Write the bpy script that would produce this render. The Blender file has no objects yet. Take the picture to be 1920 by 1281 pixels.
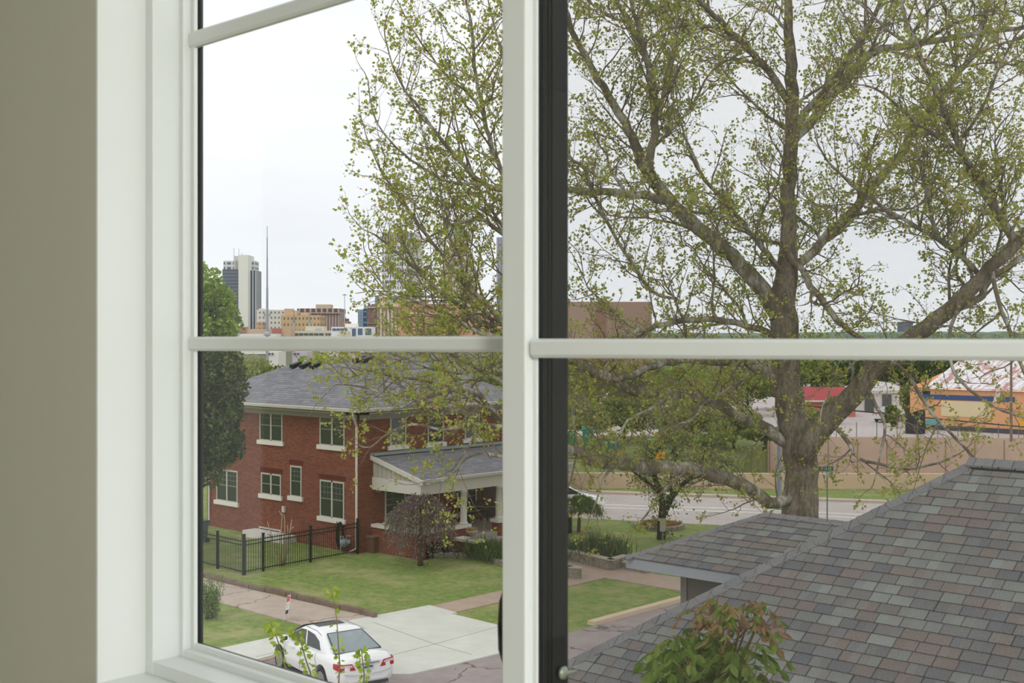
import bpy, bmesh, math, random
import numpy as np
from mathutils import Vector, Matrix
random.seed(11)
rng = np.random.default_rng(7)
C = bpy.context.scene.collection
PI = math.pi
# ------------------------------------------------------------------ camera model
FPX, CX, HY, H = 2300.0, 960.0, 630.0, 9.5
PSI = math.radians(43.0)
FW = Vector((-math.sin(PSI), math.cos(PSI), 0)); RT = Vector((math.cos(PSI), math.sin(PSI), 0))
EYE = Vector((0, 0, H))
def ray(px, py):
    return FW + RT * ((px - CX) / FPX) - Vector((0, 0, (py - HY) / FPX))
def at_d(px, py, d): return EYE + ray(px, py) * d
def at_z(px, py, z=0.0):
    r = ray(px, py); return EYE + r * ((z - H) / r.z)
def at_y(px, py, Y):
    r = ray(px, py); return EYE + r * (Y / r.y)
def at_x(px, py, X):
    r = ray(px, py); return EYE + r * (X / r.x)
cd = bpy.data.cameras.new('camera'); cam = bpy.data.objects.new('camera', cd); C.objects.link(cam)
cam.location = EYE; cam.rotation_euler = (PI / 2, 0, PSI)
cd.sensor_width = 36; cd.lens = 36 * FPX / 1920; cd.shift_y = (HY - 640.5) / 1920
cd.clip_start = 0.05; cd.clip_end = 6000
cd.dof.use_dof = True; cd.dof.focus_distance = 45; cd.dof.aperture_fstop = 18
bpy.context.scene.camera = cam
vs = bpy.context.scene.view_settings
vs.view_transform = 'Standard'; vs.look = 'None'; vs.gamma = 1; vs.exposure = 0; vs.use_curve_mapping = False
cy = bpy.context.scene.cycles
cy.max_bounces = 8; cy.transparent_max_bounces = 24; cy.diffuse_bounces = 4

# ------------------------------------------------------------------ materials
def srgb(r, g, b):
    f = lambda c: ((c / 255) / 12.92 if c <= 10 else (((c / 255) + .055) / 1.055) ** 2.4)
    return (f(r), f(g), f(b), 1)
class NT:
    def __init__(s, name):
        s.m = bpy.data.materials.new(name); s.m.use_nodes = True
        s.t = s.m.node_tree; s.n = s.t.nodes; s.l = s.t.links
        s.b = s.n['Principled BSDF']; s.out = s.n['Material Output']
    def N(s, typ, **kw):
        n = s.n.new(typ)
        for k, v in kw.items(): setattr(n, k, v)
        return n
    def L(s, a, b): s.l.new(a, b)
    def math(s, op, a, b=None, c=None):
        n = s.N('ShaderNodeMath', operation=op)
        for i, v in enumerate((a, b, c)):
            if v is None: continue
            if isinstance(v, (int, float)): n.inputs[i].default_value = v
            else: s.L(v, n.inputs[i])
        return n.outputs[0]
    def mix(s, f, a, b, mode='MIX'):
        n = s.N('ShaderNodeMix', data_type='RGBA', blend_type=mode)
        for v, i in ((f, 0), (a, 6), (b, 7)):
            if isinstance(v, (int, float, tuple)): n.inputs[i].default_value = v
            else: s.L(v, n.inputs[i])
        return n.outputs[2]
    def noise(s, vec, scale, detail=3, rough=.6):
        n = s.N('ShaderNodeTexNoise'); n.inputs['Scale'].default_value = scale
        n.inputs['Detail'].default_value = detail; n.inputs['Roughness'].default_value = rough
        if vec is not None: s.L(vec, n.inputs['Vector'])
        return n.outputs['Fac']
    def ramp(s, f, stops, interp='LINEAR'):
        n = s.N('ShaderNodeValToRGB'); n.color_ramp.interpolation = interp
        e = n.color_ramp.elements
        while len(e) < len(stops): e.new(.5)
        for i, (p, c) in enumerate(stops): e[i].position = p; e[i].color = c
        s.L(f, n.inputs[0]); return n.outputs[0]
    def obj(s): return s.N('ShaderNodeTexCoord').outputs['Object']
    def uv(s): return s.N('ShaderNodeTexCoord').outputs['UV']
    def sep(s, v):
        n = s.N('ShaderNodeSeparateXYZ'); s.L(v, n.inputs[0]); return n.outputs
    def comb(s, x, y, z=0.0):
        n = s.N('ShaderNodeCombineXYZ')
        for i, v in enumerate((x, y, z)):
            if isinstance(v, (int, float)): n.inputs[i].default_value = v
            else: s.L(v, n.inputs[i])
        return n.outputs[0]
    def white(s, v):
        n = s.N('ShaderNodeTexWhiteNoise', noise_dimensions='3D'); s.L(v, n.inputs['Vector']); return n.outputs['Value']
    def bump(s, h, strength=.3, dist=.02):
        n = s.N('ShaderNodeBump'); n.inputs['Strength'].default_value = strength; n.inputs['Distance'].default_value = dist
        s.L(h, n.inputs['Height']); s.L(n.outputs[0], s.b.inputs['Normal'])
    def col(s, c):
        if isinstance(c, tuple): s.b.inputs['Base Color'].default_value = c
        else: s.L(c, s.b.inputs['Base Color'])
    def set(s, rough=.8, metal=0, spec=.3):
        s.b.inputs['Roughness'].default_value = rough; s.b.inputs['Metallic'].default_value = metal
        s.b.inputs['Specular IOR Level'].default_value = spec; return s.m
MC = {}
def plain(rgb, rough=.7, metal=0, spec=.3, var=.12, scale=6):
    key = (rgb, rough, metal, spec, var, scale)
    if key in MC: return MC[key]
    t = NT('paint_%d_%d_%d' % rgb); c = srgb(*rgb)
    if var:
        f = t.noise(t.obj(), scale, 4)
        t.col(t.mix(f, tuple(x * (1 - var) for x in c[:3]) + (1,), tuple(min(1, x * (1 + var)) for x in c[:3]) + (1,)))
    else: t.col(c)
    MC[key] = t.set(rough, metal, spec); return MC[key]
def m_brick(name, c1, c2, mortar, bw=.215, rh=.075, ms=.009):
    t = NT(name); uv = t.uv()
    b = t.N('ShaderNodeTexBrick'); t.L(uv, b.inputs['Vector'])
    b.inputs['Scale'].default_value = 1; b.inputs['Brick Width'].default_value = bw; b.inputs['Row Height'].default_value = rh
    b.inputs['Mortar Size'].default_value = ms; b.inputs['Color1'].default_value = srgb(*c1); b.inputs['Color2'].default_value = srgb(*c2)
    b.inputs['Mortar'].default_value = srgb(*mortar); b.inputs['Bias'].default_value = -.1
    n = t.noise(uv, 1.1, 5)
    t.col(t.mix(t.math('MULTIPLY', t.math('SUBTRACT', n, .35), .5), b.outputs['Color'], srgb(96, 50, 36)))
    t.bump(b.outputs['Fac'], -.4, .006)
    return t.set(.9, 0, .15)
def m_shingle(name, cols, row, tab, seam, seamc, joints=True):
    t = NT(name); x, y, z = t.sep(t.uv())
    r = t.math('FLOOR', t.math('DIVIDE', y, row)); ry = t.math('FRACT', t.math('DIVIDE', y, row))
    off = t.white(t.comb(r, 3.7)); xx = t.math('ADD', t.math('DIVIDE', x, tab), t.math('MULTIPLY', off, 7))
    # uneven tab widths
    w = t.noise(t.comb(xx, t.math('MULTIPLY', r, 5.3)), .55, 1)
    xx = t.math('ADD', xx, t.math('MULTIPLY', w, 1.1))
    c = t.math('FLOOR', xx); fx = t.math('FRACT', xx)
    v = t.white(t.comb(c, r, 1.0))
    n = len(cols)
    col = t.ramp(v, [(i / n, srgb(*k)) for i, k in enumerate(cols)], 'CONSTANT')
    g = t.noise(t.uv(), 48, 3, .8)
    v2 = t.white(t.comb(t.math('FLOOR', t.math('MULTIPLY', xx, 2)), r, 7.0))
    col = t.mix(t.math('MULTIPLY', v2, .45), col, t.ramp(t.white(t.comb(t.math('FLOOR', t.math('MULTIPLY', xx, 2)), r, 9.0)), [(i / n, srgb(*k)) for i, k in enumerate(cols)], 'CONSTANT'))
    col = t.mix(.34, col, t.ramp(g, [(.38, srgb(52, 52, 54)), (.62, srgb(148, 148, 144))]))
    big = t.noise(t.uv(), 1.3, 3)
    col = t.mix(t.math('MULTIPLY', big, .3), col, srgb(100, 96, 92))
    if joints:
        j = t.math('LESS_THAN', fx, .05)
        col = t.mix(t.math('MULTIPLY', j, .8), col, seamc)
    if seam > 0:
        s_ = t.math('LESS_THAN', ry, seam)
        col = t.mix(t.math('MULTIPLY', s_, .75), col, seamc)
    t.col(col); t.bump(g, .3, .004)
    return t.set(.95, 0, .1)
def m_grass(name, a, b, tan, f=.5):
    t = NT(name); o = t.obj()
    n1 = t.noise(o, 3.2, 8, .8); n2 = t.noise(o, .55, 6, .7); n3 = t.noise(o, 11, 5, .85)
    c = t.mix(t.ramp(n1, [(.35, (0, 0, 0, 1)), (.65, (1, 1, 1, 1))]), srgb(*a), srgb(*b))
    c = t.mix(t.ramp(n2, [(f, (0, 0, 0, 1)), (f + .2, (.75, .75, .75, 1))]), c, srgb(*tan))
    c = t.mix(t.math('MULTIPLY', t.ramp(n3, [(.5, (0, 0, 0, 1)), (.75, (1, 1, 1, 1))]), .55), c, srgb(*tan))
    t.col(c); t.bump(n3, .8, .06)
    return t.set(.95, 0, .1)
def m_ground(name, a, b, scale=2.5, speck=60, crack=0, crackc=(60, 52, 50)):
    t = NT(name); o = t.obj()
    c = t.mix(t.ramp(t.noise(o, scale, 6, .7), [(.3, (0, 0, 0, 1)), (.7, (1, 1, 1, 1))]), srgb(*a), srgb(*b))
    g = t.noise(o, speck, 2)
    c = t.mix(t.math('MULTIPLY', g, .18), c, srgb(60, 58, 56))
    if crack:
        v = t.N('ShaderNodeTexVoronoi', feature='DISTANCE_TO_EDGE'); v.inputs['Scale'].default_value = crack
        wv = t.N('ShaderNodeVectorMath', operation='ADD'); t.L(o, wv.inputs[0])
        nz = t.N('ShaderNodeTexNoise'); nz.inputs['Scale'].default_value = 1.6; nz.inputs['Detail'].default_value = 5; t.L(o, nz.inputs['Vector'])
        t.L(nz.outputs['Color'], wv.inputs[1]); t.L(wv.outputs[0], v.inputs['Vector'])
        c = t.mix(t.math('MULTIPLY', t.math('LESS_THAN', v.outputs['Distance'], .012 * crack + .006), .75), c, srgb(*crackc))
    t.col(c); t.bump(g, .3, .01)
    return t.set(.9, 0, .15)
def m_leaf(name, stops, trans=.5):
    t = NT(name)
    r = t.N('ShaderNodeNewGeometry').outputs['Random Per Island']
    c = t.ramp(r, [(p, srgb(*k)) for p, k in stops])
    d = t.N('ShaderNodeBsdfDiffuse'); tr = t.N('ShaderNodeBsdfTranslucent'); mx = t.N('ShaderNodeMixShader')
    t.L(c, d.inputs[0]); t.L(c, tr.inputs[0]); mx.inputs[0].default_value = trans
    t.L(d.outputs[0], mx.inputs[1]); t.L(tr.outputs[0], mx.inputs[2]); t.L(mx.outputs[0], t.out.inputs[0])
    t.n.remove(t.b); return t.m
def m_bark(name, a, b, dark, scale=3, lo=.42):
    t = NT(name); o = t.obj()
    x, y, z = t.sep(o)
    st = t.comb(x, y, t.math('MULTIPLY', z, .35))
    c = t.mix(t.ramp(t.noise(st, scale, 5, .7), [(lo, (0, 0, 0, 1)), (lo + .16, (1, 1, 1, 1))]), srgb(*a), srgb(*b))
    n2 = t.noise(st, scale * 5, 4, .8)
    c = t.mix(t.math('MULTIPLY', t.ramp(n2, [(.45, (0, 0, 0, 1)), (.6, (1, 1, 1, 1))]), .6), c, srgb(*dark))
    t.col(c); t.bump(n2, .9, .05)
    return t.set(.95, 0, .1)
def m_glasspane(name, tint=(.985, .99, .988, 1), refl=.04):
    t = NT(name)
    tr = t.N('ShaderNodeBsdfTransparent'); tr.inputs[0].default_value = tint
    g = t.N('ShaderNodeBsdfGlossy'); g.inputs['Roughness'].default_value = .0
    mx = t.N('ShaderNodeMixShader'); mx.inputs[0].default_value = refl
    t.L(tr.outputs[0], mx.inputs[1]); t.L(g.outputs[0], mx.inputs[2]); t.L(mx.outputs[0], t.out.inputs[0]); t.n.remove(t.b)
    return t.m
def m_screen(name):
    t = NT(name); x, y, z = t.sep(t.obj())
    P = .0017; W = .055
    a = t.math('LESS_THAN', t.math('FRACT', t.math('DIVIDE', t.math('ADD', x, 10), P)), W)
    b = t.math('LESS_THAN', t.math('FRACT', t.math('DIVIDE', t.math('ADD', z, 10), P)), W)
    f = t.math('MAXIMUM', a, b)
    tr = t.N('ShaderNodeBsdfTransparent'); d = t.N('ShaderNodeBsdfDiffuse'); d.inputs[0].default_value = (.10, .10, .10, 1)
    mx = t.N('ShaderNodeMixShader'); t.L(f, mx.inputs[0]); t.L(tr.outputs[0], mx.inputs[1]); t.L(d.outputs[0], mx.inputs[2])
    t.L(mx.outputs[0], t.out.inputs[0]); t.n.remove(t.b); return t.m
def m_facade(name, wall, win, px, pz, wx, wz, x0=0, z0=0, rough=.7):
    """wall with a regular grid of window openings in metres (uv space)"""
    t = NT(name); x, y, z = t.sep(t.uv())
    a = t.math('LESS_THAN', t.math('FRACT', t.math('DIVIDE', t.math('ADD', x, 5000 + x0), px)), wx)
    b = t.math('LESS_THAN', t.math('FRACT', t.math('DIVIDE', t.math('ADD', y, 5000 + z0), pz)), wz)
    f = t.math('MULTIPLY', a, b)
    nn = t.noise(t.uv(), .05, 2)
    w = t.mix(nn, tuple(v * .92 for v in srgb(*wall)[:3]) + (1,), srgb(*wall))
    t.col(t.mix(f, w, srgb(*win))); return t.set(rough, 0, .3)
WHITE = plain((223, 225, 222), .45, 0, .4, .01)
FRAME = plain((218, 221, 218), .4, 0, .4, .01)
WALLP = plain((194, 193, 178), .8, 0, .2, .02, 40)
BLACK = plain((14, 14, 13), .5, 0, .3, .1)
GLASS = m_glasspane('clear_window_glass')
BRICK = m_brick('red_brick', (136, 70, 50), (96, 46, 35), (134, 104, 90))
BROOF = m_shingle('grey_shingles', [(146, 147, 156), (132, 132, 142), (152, 154, 160), (122, 122, 134), (142, 142, 150)], .20, .6, .16, srgb(84, 84, 92))
AROOF = m_shingle('mottled_shingles', [(124, 128, 122), (104, 101, 99), (114, 97, 90), (118, 122, 116), (84, 85, 94), (136, 141, 135), (118, 103, 96), (103, 103, 106), (92, 90, 94)], .20, .33, 0, srgb(52, 50, 52))
CAPM = m_shingle('ridge_shingles', [(120, 119, 120), (128, 127, 128), (112, 111, 114)], .3, .28, 0, srgb(62, 60, 62))
TRIMW = plain((205, 200, 190), .6, 0, .3, .05)
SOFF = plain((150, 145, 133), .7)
DGLASS = NT('house_window_glass'); DGLASS.col(srgb(36, 46, 43)); DGLASS = DGLASS.set(.12, 0, .6)
LGRASS = m_grass('lawn_grass', (98, 122, 62), (150, 168, 92), (184, 172, 130), .48)
CONC = m_ground('pale_concrete', (204, 204, 195), (220, 220, 212), .8, 40)
OLDC = m_ground('old_pink_concrete', (176, 160, 148), (196, 181, 168), 1.5, 50, .35, (96, 84, 78))
WALKC = m_ground('tan_sidewalk', (172, 150, 134), (188, 168, 152), 1.5, 50)
ASPH = m_ground('weathered_asphalt', (150, 138, 136), (172, 161, 158), 1.2, 45, .3, (88, 80, 80))
ROADC = m_ground('road_concrete', (186, 176, 170), (204, 195, 190), .6, 30)
RETW = m_ground('retaining_wall_concrete', (190, 162, 142), (206, 180, 160), .25, 8)
LOT = m_ground('parking_lot', (188, 178, 176), (205, 196, 194), .1, 10)
STONE = m_ground('rubble_stone', (120, 112, 102), (172, 162, 148), 6, 20)
FAR = m_grass('far_ground', (88, 94, 72), (108, 112, 90), (140, 134, 120), .5)
MULCH = m_ground('red_mulch', (120, 62, 42), (150, 88, 62), 10, 30)

# ------------------------------------------------------------------ mesh helpers
class MB:
    def __init__(s): s.v = []; s.f = []
    def add(s, vs_, fs):
        o = len(s.v); s.v += [tuple(p) for p in vs_]; s.f += [tuple(i + o for i in f) for f in fs]; return s
    def box(s, a, b):
        x0, y0, z0 = a; x1, y1, z1 = b
        x0, x1 = sorted((x0, x1)); y0, y1 = sorted((y0, y1)); z0, z1 = sorted((z0, z1))
        return s.add([(x0, y0, z0), (x1, y0, z0), (x1, y1, z0), (x0, y1, z0), (x0, y0, z1), (x1, y0, z1), (x1, y1, z1), (x0, y1, z1)],
                     [(0, 3, 2, 1), (4, 5, 6, 7), (0, 1, 5, 4), (1, 2, 6, 5), (2, 3, 7, 6), (3, 0, 4, 7)])
    def obox(s, c, ax, ay, az):
        c = Vector(c); P = []
        for k in (-1, 1):
            for i, j in ((-1, -1), (1, -1), (1, 1), (-1, 1)): P.append(c + ax * i + ay * j + az * k)
        return s.add(P, [(0, 3, 2, 1), (4, 5, 6, 7), (0, 1, 5, 4), (1, 2, 6, 5), (2, 3, 7, 6), (3, 0, 4, 7)])
    def prism(s, pts, off):
        off = Vector(off); n = len(pts); P = [Vector(p) for p in pts]; P += [p + off for p in P]
        return s.add(P, [tuple(range(n))[::-1], tuple(range(n, 2 * n))] + [(i, (i + 1) % n, n + (i + 1) % n, n + i) for i in range(n)])
    def tube(s, pts, rad, sides=6, cap=True):
        pts = [Vector(p) for p in pts]; n = len(pts)
        if not isinstance(rad, (list, tuple)): rad = [rad] * n
        o = len(s.v); u = None
        for i, p in enumerate(pts):
            d = (pts[min(i + 1, n - 1)] - pts[max(i - 1, 0)])
            if d.length < 1e-7: d = Vector((0, 0, 1))
            d.normalize()
            if u is None: u = d.orthogonal().normalized()
            else:
                u = u - d * u.dot(d)
                u = d.orthogonal().normalized() if u.length < 1e-4 else u.normalized()
            w = d.cross(u)
            for k in range(sides):
                a = 2 * PI * k / sides
                s.v.append(tuple(p + (u * math.cos(a) + w * math.sin(a)) * rad[i]))
        for i in range(n - 1):
            for k in range(sides):
                a = o + i * sides + k; b = o + i * sides + (k + 1) % sides
                s.f.append((a, b, b + sides, a + sides))
        if cap and sides > 2:
            s.f.append(tuple(o + k for k in range(sides))[::-1]); s.f.append(tuple(o + (n - 1) * sides + k for k in range(sides)))
        return s
    def lathe(s, c, prof, sides=16, axis=(0, 0, 1)):
        c = Vector(c); ax = Vector(axis).normalized(); u = ax.orthogonal().normalized(); w = ax.cross(u); o = len(s.v)
        for r, h in prof:
            for k in range(sides):
                a = 2 * PI * k / sides; s.v.append(tuple(c + ax * h + (u * math.cos(a) + w * math.sin(a)) * r))
        for i in range(len(prof) - 1):
            for k in range(sides):
                a = o + i * sides + k; b = o + i * sides + (k + 1) % sides; s.f.append((a, b, b + sides, a + sides))
        s.f.append(tuple(o + k for k in range(sides))[::-1]); s.f.append(tuple(o + (len(prof) - 1) * sides + k for k in range(sides)))
        return s
    def build(s, name, mat, parent=None, origin=None, smooth=False, bevel=0):
        me = bpy.data.meshes.new(name); me.from_pydata(s.v, [], s.f); me.update()
        boxuv(me)
        me.materials.append(mat)
        if smooth: me.polygons.foreach_set('use_smooth', [True] * len(me.polygons))
        o = bpy.data.objects.new(name, me); C.objects.link(o)
        if parent is not None:
            o.parent = parent; o.matrix_parent_inverse = Matrix.Translation(-parent.location)
        elif origin is not None:
            og = Vector(origin); me.transform(Matrix.Translation(-og)); o.location = og
        if bevel:
            b = o.modifiers.new('edge', 'BEVEL'); b.width = bevel; b.segments = 2; b.limit_method = 'ANGLE'
        return o
def boxuv(me):
    uvl = me.uv_layers.new(name='UVMap'); nl = len(me.loops)
    if nl == 0 or nl > 300000: return
    co = np.empty(len(me.vertices) * 3); me.vertices.foreach_get('co', co); co = co.reshape(-1, 3)
    vi = np.empty(nl, dtype=np.int64); me.loops.foreach_get('vertex_index', vi)
    nf = len(me.polygons); nr = np.empty(nf * 3); me.polygons.foreach_get('normal', nr); nr = nr.reshape(-1, 3)
    tot = np.empty(nf, dtype=np.int64); me.polygons.foreach_get('loop_total', tot)
    N = np.repeat(nr, tot, axis=0); P = co[vi]
    hor = np.abs(N[:, 2]) > .985
    h = np.stack([-N[:, 1], N[:, 0], np.zeros(len(N))], 1); ln = np.linalg.norm(h, axis=1); ln[ln < 1e-6] = 1; h /= ln[:, None]
    h[hor] = (1, 0, 0); sv = np.cross(N, h); sv[hor] = (0, 1, 0)
    uv = np.stack([(P * h).sum(1), (P * sv).sum(1)], 1)
    uvl.data.foreach_set('uv', uv.ravel())
def tag(o, label=None, cat=None, group=None, kind=None):
    if label: o['label'] = label
    if cat: o['category'] = cat
    if group: o['group'] = group
    if kind: o['kind'] = kind
    return o
def thing(name, loc, label, cat, group=None, kind=None):
    o = bpy.data.objects.new(name, None); C.objects.link(o); o.location = Vector(loc); o.empty_display_size = .2
    return tag(o, label, cat, group, kind)
def struct(name, mb, mat, **k):
    o = mb.build(name, mat, **k); o['kind'] = 'structure'; return o
def poly_px(pts, z): return [at_z(x, y, 0) + Vector((0, 0, z)) for x, y in pts]
def slab(mb, pts, z, th=.1):
    P = [Vector((p[0], p[1], z)) for p in pts]
    ar = sum(P[i].x * P[(i + 1) % len(P)].y - P[(i + 1) % len(P)].x * P[i].y for i in range(len(P)))
    if ar > 0: P = P[::-1]
    return mb.prism(P, (0, 0, -th))

# leaves as small folded blades, vectorised
def leaf_mesh(name, P, D, size, mat, parent, aspect=.75, kind=None, label=None):
    P = np.asarray(P, float); n = len(P)
    sz = size * rng.uniform(.6, 1.3, n)[:, None]
    D = np.asarray(D, float) if D is not None else rng.normal(size=(n, 3))
    D = D + rng.normal(size=(n, 3)) * .35
    D /= np.linalg.norm(D, axis=1)[:, None]
    S = np.cross(D, rng.normal(size=(n, 3))); S /= np.linalg.norm(S, axis=1)[:, None]
    U = np.cross(D, S)
    v = np.stack([P, P + D * sz * .45 + S * sz * aspect * .5 + U * sz * .08, P + D * sz, P + D * sz * .45 - S * sz * aspect * .5 + U * sz * .08], 1).reshape(-1, 3)
    me = bpy.data.meshes.new(name); me.vertices.add(4 * n); me.vertices.foreach_set('co', v.ravel())
    idx = np.arange(4 * n).reshape(n, 4)
    me.loops.add(4 * n); me.loops.foreach_set('vertex_index', idx.ravel())
    me.polygons.add(n); me.polygons.foreach_set('loop_start', np.arange(n) * 4); me.polygons.foreach_set('loop_total', np.full(n, 4))
    me.update(calc_edges=True); me.materials.append(mat)
    o = bpy.data.objects.new(name, me); C.objects.link(o)
    if parent is not None: o.parent = parent; o.matrix_parent_inverse = Matrix.Translation(-parent.location)
    if kind: o['kind'] = kind
    if label: o['label'] = label
    return o
def blob_points(clumps, n):
    """random points near the surface of many ellipsoid clumps"""
    w = np.array([r[0] * r[1] + r[1] * r[2] + r[0] * r[2] for c, r in clumps]); w = w / w.sum()
    out = []
    for (c, r), k in zip(clumps, rng.multinomial(n, w)):
        d = rng.normal(size=(k, 3)); d /= np.linalg.norm(d, axis=1)[:, None]
        rad = rng.uniform(.45, 1.0, k) ** .5
        out.append(np.array(c) + d * rad[:, None] * np.array(r))
    return np.concatenate(out)
def crown(center, rx, rz, k, sub=.42, flat=1.0):
    """clumps filling an ellipsoid crown"""
    cl = []
    for i in range(k):
        d = rng.normal(size=3); d /= np.linalg.norm(d)
        q = rng.uniform(.3, .85)
        c = np.array(center) + d * q * np.array([rx, rx, rz])
        s_ = rng.uniform(.7, 1.2) * sub
        cl.append((c, (rx * s_, rx * s_, rz * s_ * flat)))
    return cl
def simple_tree(name, px, ybase_z, D, ytop, rpx, zlow, n, size, leafm, barkm, label, cat='tree', group=None, k=26, sub=.4, trunk_r=.18, name_leaf='foliage'):
    """tree standing at lateral pixel px and distance D; ytop pixel of the crown top"""
    base = at_d(px, HY, D); base.z = ybase_z
    top = H + (HY - ytop) / FPX * D; r = rpx / FPX * D
    root = thing(name, base, label, cat, group)
    m = MB(); hz = (top + zlow) / 2
    m.tube([base, base + Vector((.1, .1, (hz - ybase_z) * .5)), Vector((base.x, base.y, hz + (top - hz) * .4))], [trunk_r, trunk_r * .7, trunk_r * .3], 7)
    cl = crown((base.x, base.y, hz), r, (top - zlow) / 2, k, sub)
    for c, rr in cl[:14]:
        s0 = Vector((base.x, base.y, max(ybase_z + .3, min(c[2] - rr[2], hz))))
        m.tube([s0, (s0 + Vector(c)) / 2 + Vector((0, 0, .1)), Vector(c)], [trunk_r * .4, trunk_r * .25, trunk_r * .12], 5)
    m.build('trunk', barkm, root, smooth=True)
    leaf_mesh(name_leaf, blob_points(cl, n), None, size, leafm, root)
    return root

# ================================================================== SKY AND LIGHT
w = bpy.data.worlds.new('sky'); bpy.context.scene.world = w; w.use_nodes = True
nt = w.node_tree; bg = nt.nodes['Background']
tc = nt.nodes.new('ShaderNodeTexCoord'); sx = nt.nodes.new('ShaderNodeSeparateXYZ'); nt.links.new(tc.outputs['Generated'], sx.inputs[0])
rp = nt.nodes.new('ShaderNodeValToRGB'); nt.links.new(sx.outputs[2], rp.inputs[0])
e = rp.color_ramp.elements
e[0].position = 0; e[0].color = (.83, .855, .885, 1); e[1].position = .35; e[1].color = (.965, .97, .98, 1)
x2 = e.new(.08); x2.color = (.86, .88, .915, 1)
x3 = e.new(.18); x3.color = (.93, .94, .965, 1)
mp = nt.nodes.new('ShaderNodeMapping'); mp.inputs['Scale'].default_value = (1, 1, 6); nt.links.new(tc.outputs['Generated'], mp.inputs[0])
nz = nt.nodes.new('ShaderNodeTexNoise'); nz.inputs['Scale'].default_value = 3.2; nz.inputs['Detail'].default_value = 5; nt.links.new(mp.outputs[0], nz.inputs['Vector'])
cr = nt.nodes.new('ShaderNodeValToRGB'); nt.links.new(nz.outputs['Fac'], cr.inputs[0])
cr.color_ramp.elements[0].position = .3; cr.color_ramp.elements[0].color = (.955, .96, .97, 1)
cr.color_ramp.elements[1].position = .7; cr.color_ramp.elements[1].color = (1.03, 1.03, 1.025, 1)
mm = nt.nodes.new('ShaderNodeMix'); mm.data_type = 'RGBA'; mm.blend_type = 'MULTIPLY'; mm.inputs[0].default_value = 1
nt.links.new(rp.outputs[0], mm.inputs[6]); nt.links.new(cr.outputs[0], mm.inputs[7]); nt.links.new(mm.outputs[2], bg.inputs[0])
bg.inputs[1].default_value = 1.17
sd = bpy.data.lights.new('overcast_sun', 'SUN'); sd.energy = .7; sd.angle = math.radians(35); sd.color = (1, .97, .92)
so = bpy.data.objects.new('overcast_sun', sd); C.objects.link(so); so.rotation_euler = (math.radians(38), math.radians(12), 0)
so.location = (0, 0, 60)

# ================================================================== THE ROOM AND ITS WINDOW
def W(px, Y): return at_y(px, HY, Y).x
YW = .941; XJ = W(180, YW)                       # inside wall plane, left return
YF = XJ / (ray(270, HY).x / ray(270, HY).y)      # face of the window frame
XR, ZB, ZT = -.17, H - .534, H + 1.02
FL, CE = H - 1.5, H + 1.22
YO = 1.10
wf = MB()
wf.box((-4, YW, FL), (XJ, YO, CE)).box((XR, YW, FL), (3, YO, CE)).box((XJ, YW, FL), (XR, YO, ZB)).box((XJ, YW, ZT), (XR, YO, CE))
wall_front = struct('wall_front', wf, WALLP, label=None) if False else struct('wall_front', wf, WALLP)
# white painted return boards around the opening
rb = MB(); t_ = .004
rb.box((XJ, YW + .0005, ZB), (XJ + t_, YO, ZT)).box((XR - t_, YW + .0005, ZB), (XR, YO, ZT)).box((XJ, YW + .0005, ZT - t_), (XR, YO, ZT))
struct('trim_1', rb, WHITE)
sl = MB().box((XJ, YW - .02, ZB - .02), (XR, YO, ZB + .002)); struct('trim_2', sl, WHITE, bevel=.002)
struct('wall_left', MB().box((-4.1, -4, FL), (-4, YO, CE)), WALLP)
struct('wall_right', MB().box((3, -4, FL), (3.1, YO, CE)), WALLP)
struct('wall_back', MB().box((-4.1, -4.1, FL), (3.1, -4, CE)), WALLP)
struct('ceiling', MB().box((-4.1, -4.1, CE), (3.1, YO, CE + .1)), WHITE)
FLOORM = NT('oak_floor')
_x, _y, _z = FLOORM.sep(FLOORM.obj()); _f = FLOORM.white(FLOORM.comb(FLOORM.math('FLOOR', FLOORM.math('DIVIDE', _x, .12)), 0.0))
FLOORM.col(FLOORM.mix(_f, srgb(150, 140, 130), srgb(172, 163, 152))); FLOORM = FLOORM.set(.4)
struct('floor', MB().box((-4.1, -4.1, FL - .1), (3.1, YO, FL)), FLOORM)
fill_light = bpy.data.lights.new('room_fill_light', 'POINT'); fill_light.shadow_soft_size = .3; fill_light.energy = 230; fill_light.color = (.97, .985, 1)  # unseen fill light, added to brighten the window returns, frames and wall
lo = bpy.data.objects.new('room_fill_light', fill_light); C.objects.link(lo); lo.location = (2.0, -.9, CE - .4)

def ring(mb, x0, x1, z0, z1, w_, y0, y1):
    mb.box((x0, y0, z0), (x0 + w_, y1, z1)).box((x1 - w_, y0, z0), (x1, y1, z1))
    mb.box((x0 + w_, y0, z0), (x1 - w_, y1, z0 + w_)).box((x0 + w_, y0, z1 - w_), (x1 - w_, y1, z1))
    return mb
win = thing('window_1', (XJ, YF, ZB), 'white double window with grilles set in the drywall opening', 'window', kind='structure')
x0, z0, z1 = XJ + t_, ZB + .002, ZT - t_
XM0, XM1 = W(942, YF), W(986, YF)                # mullion front face
XC = W(286, YF)                                   # inner edge of the unit frame
wfr = XC - x0
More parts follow.
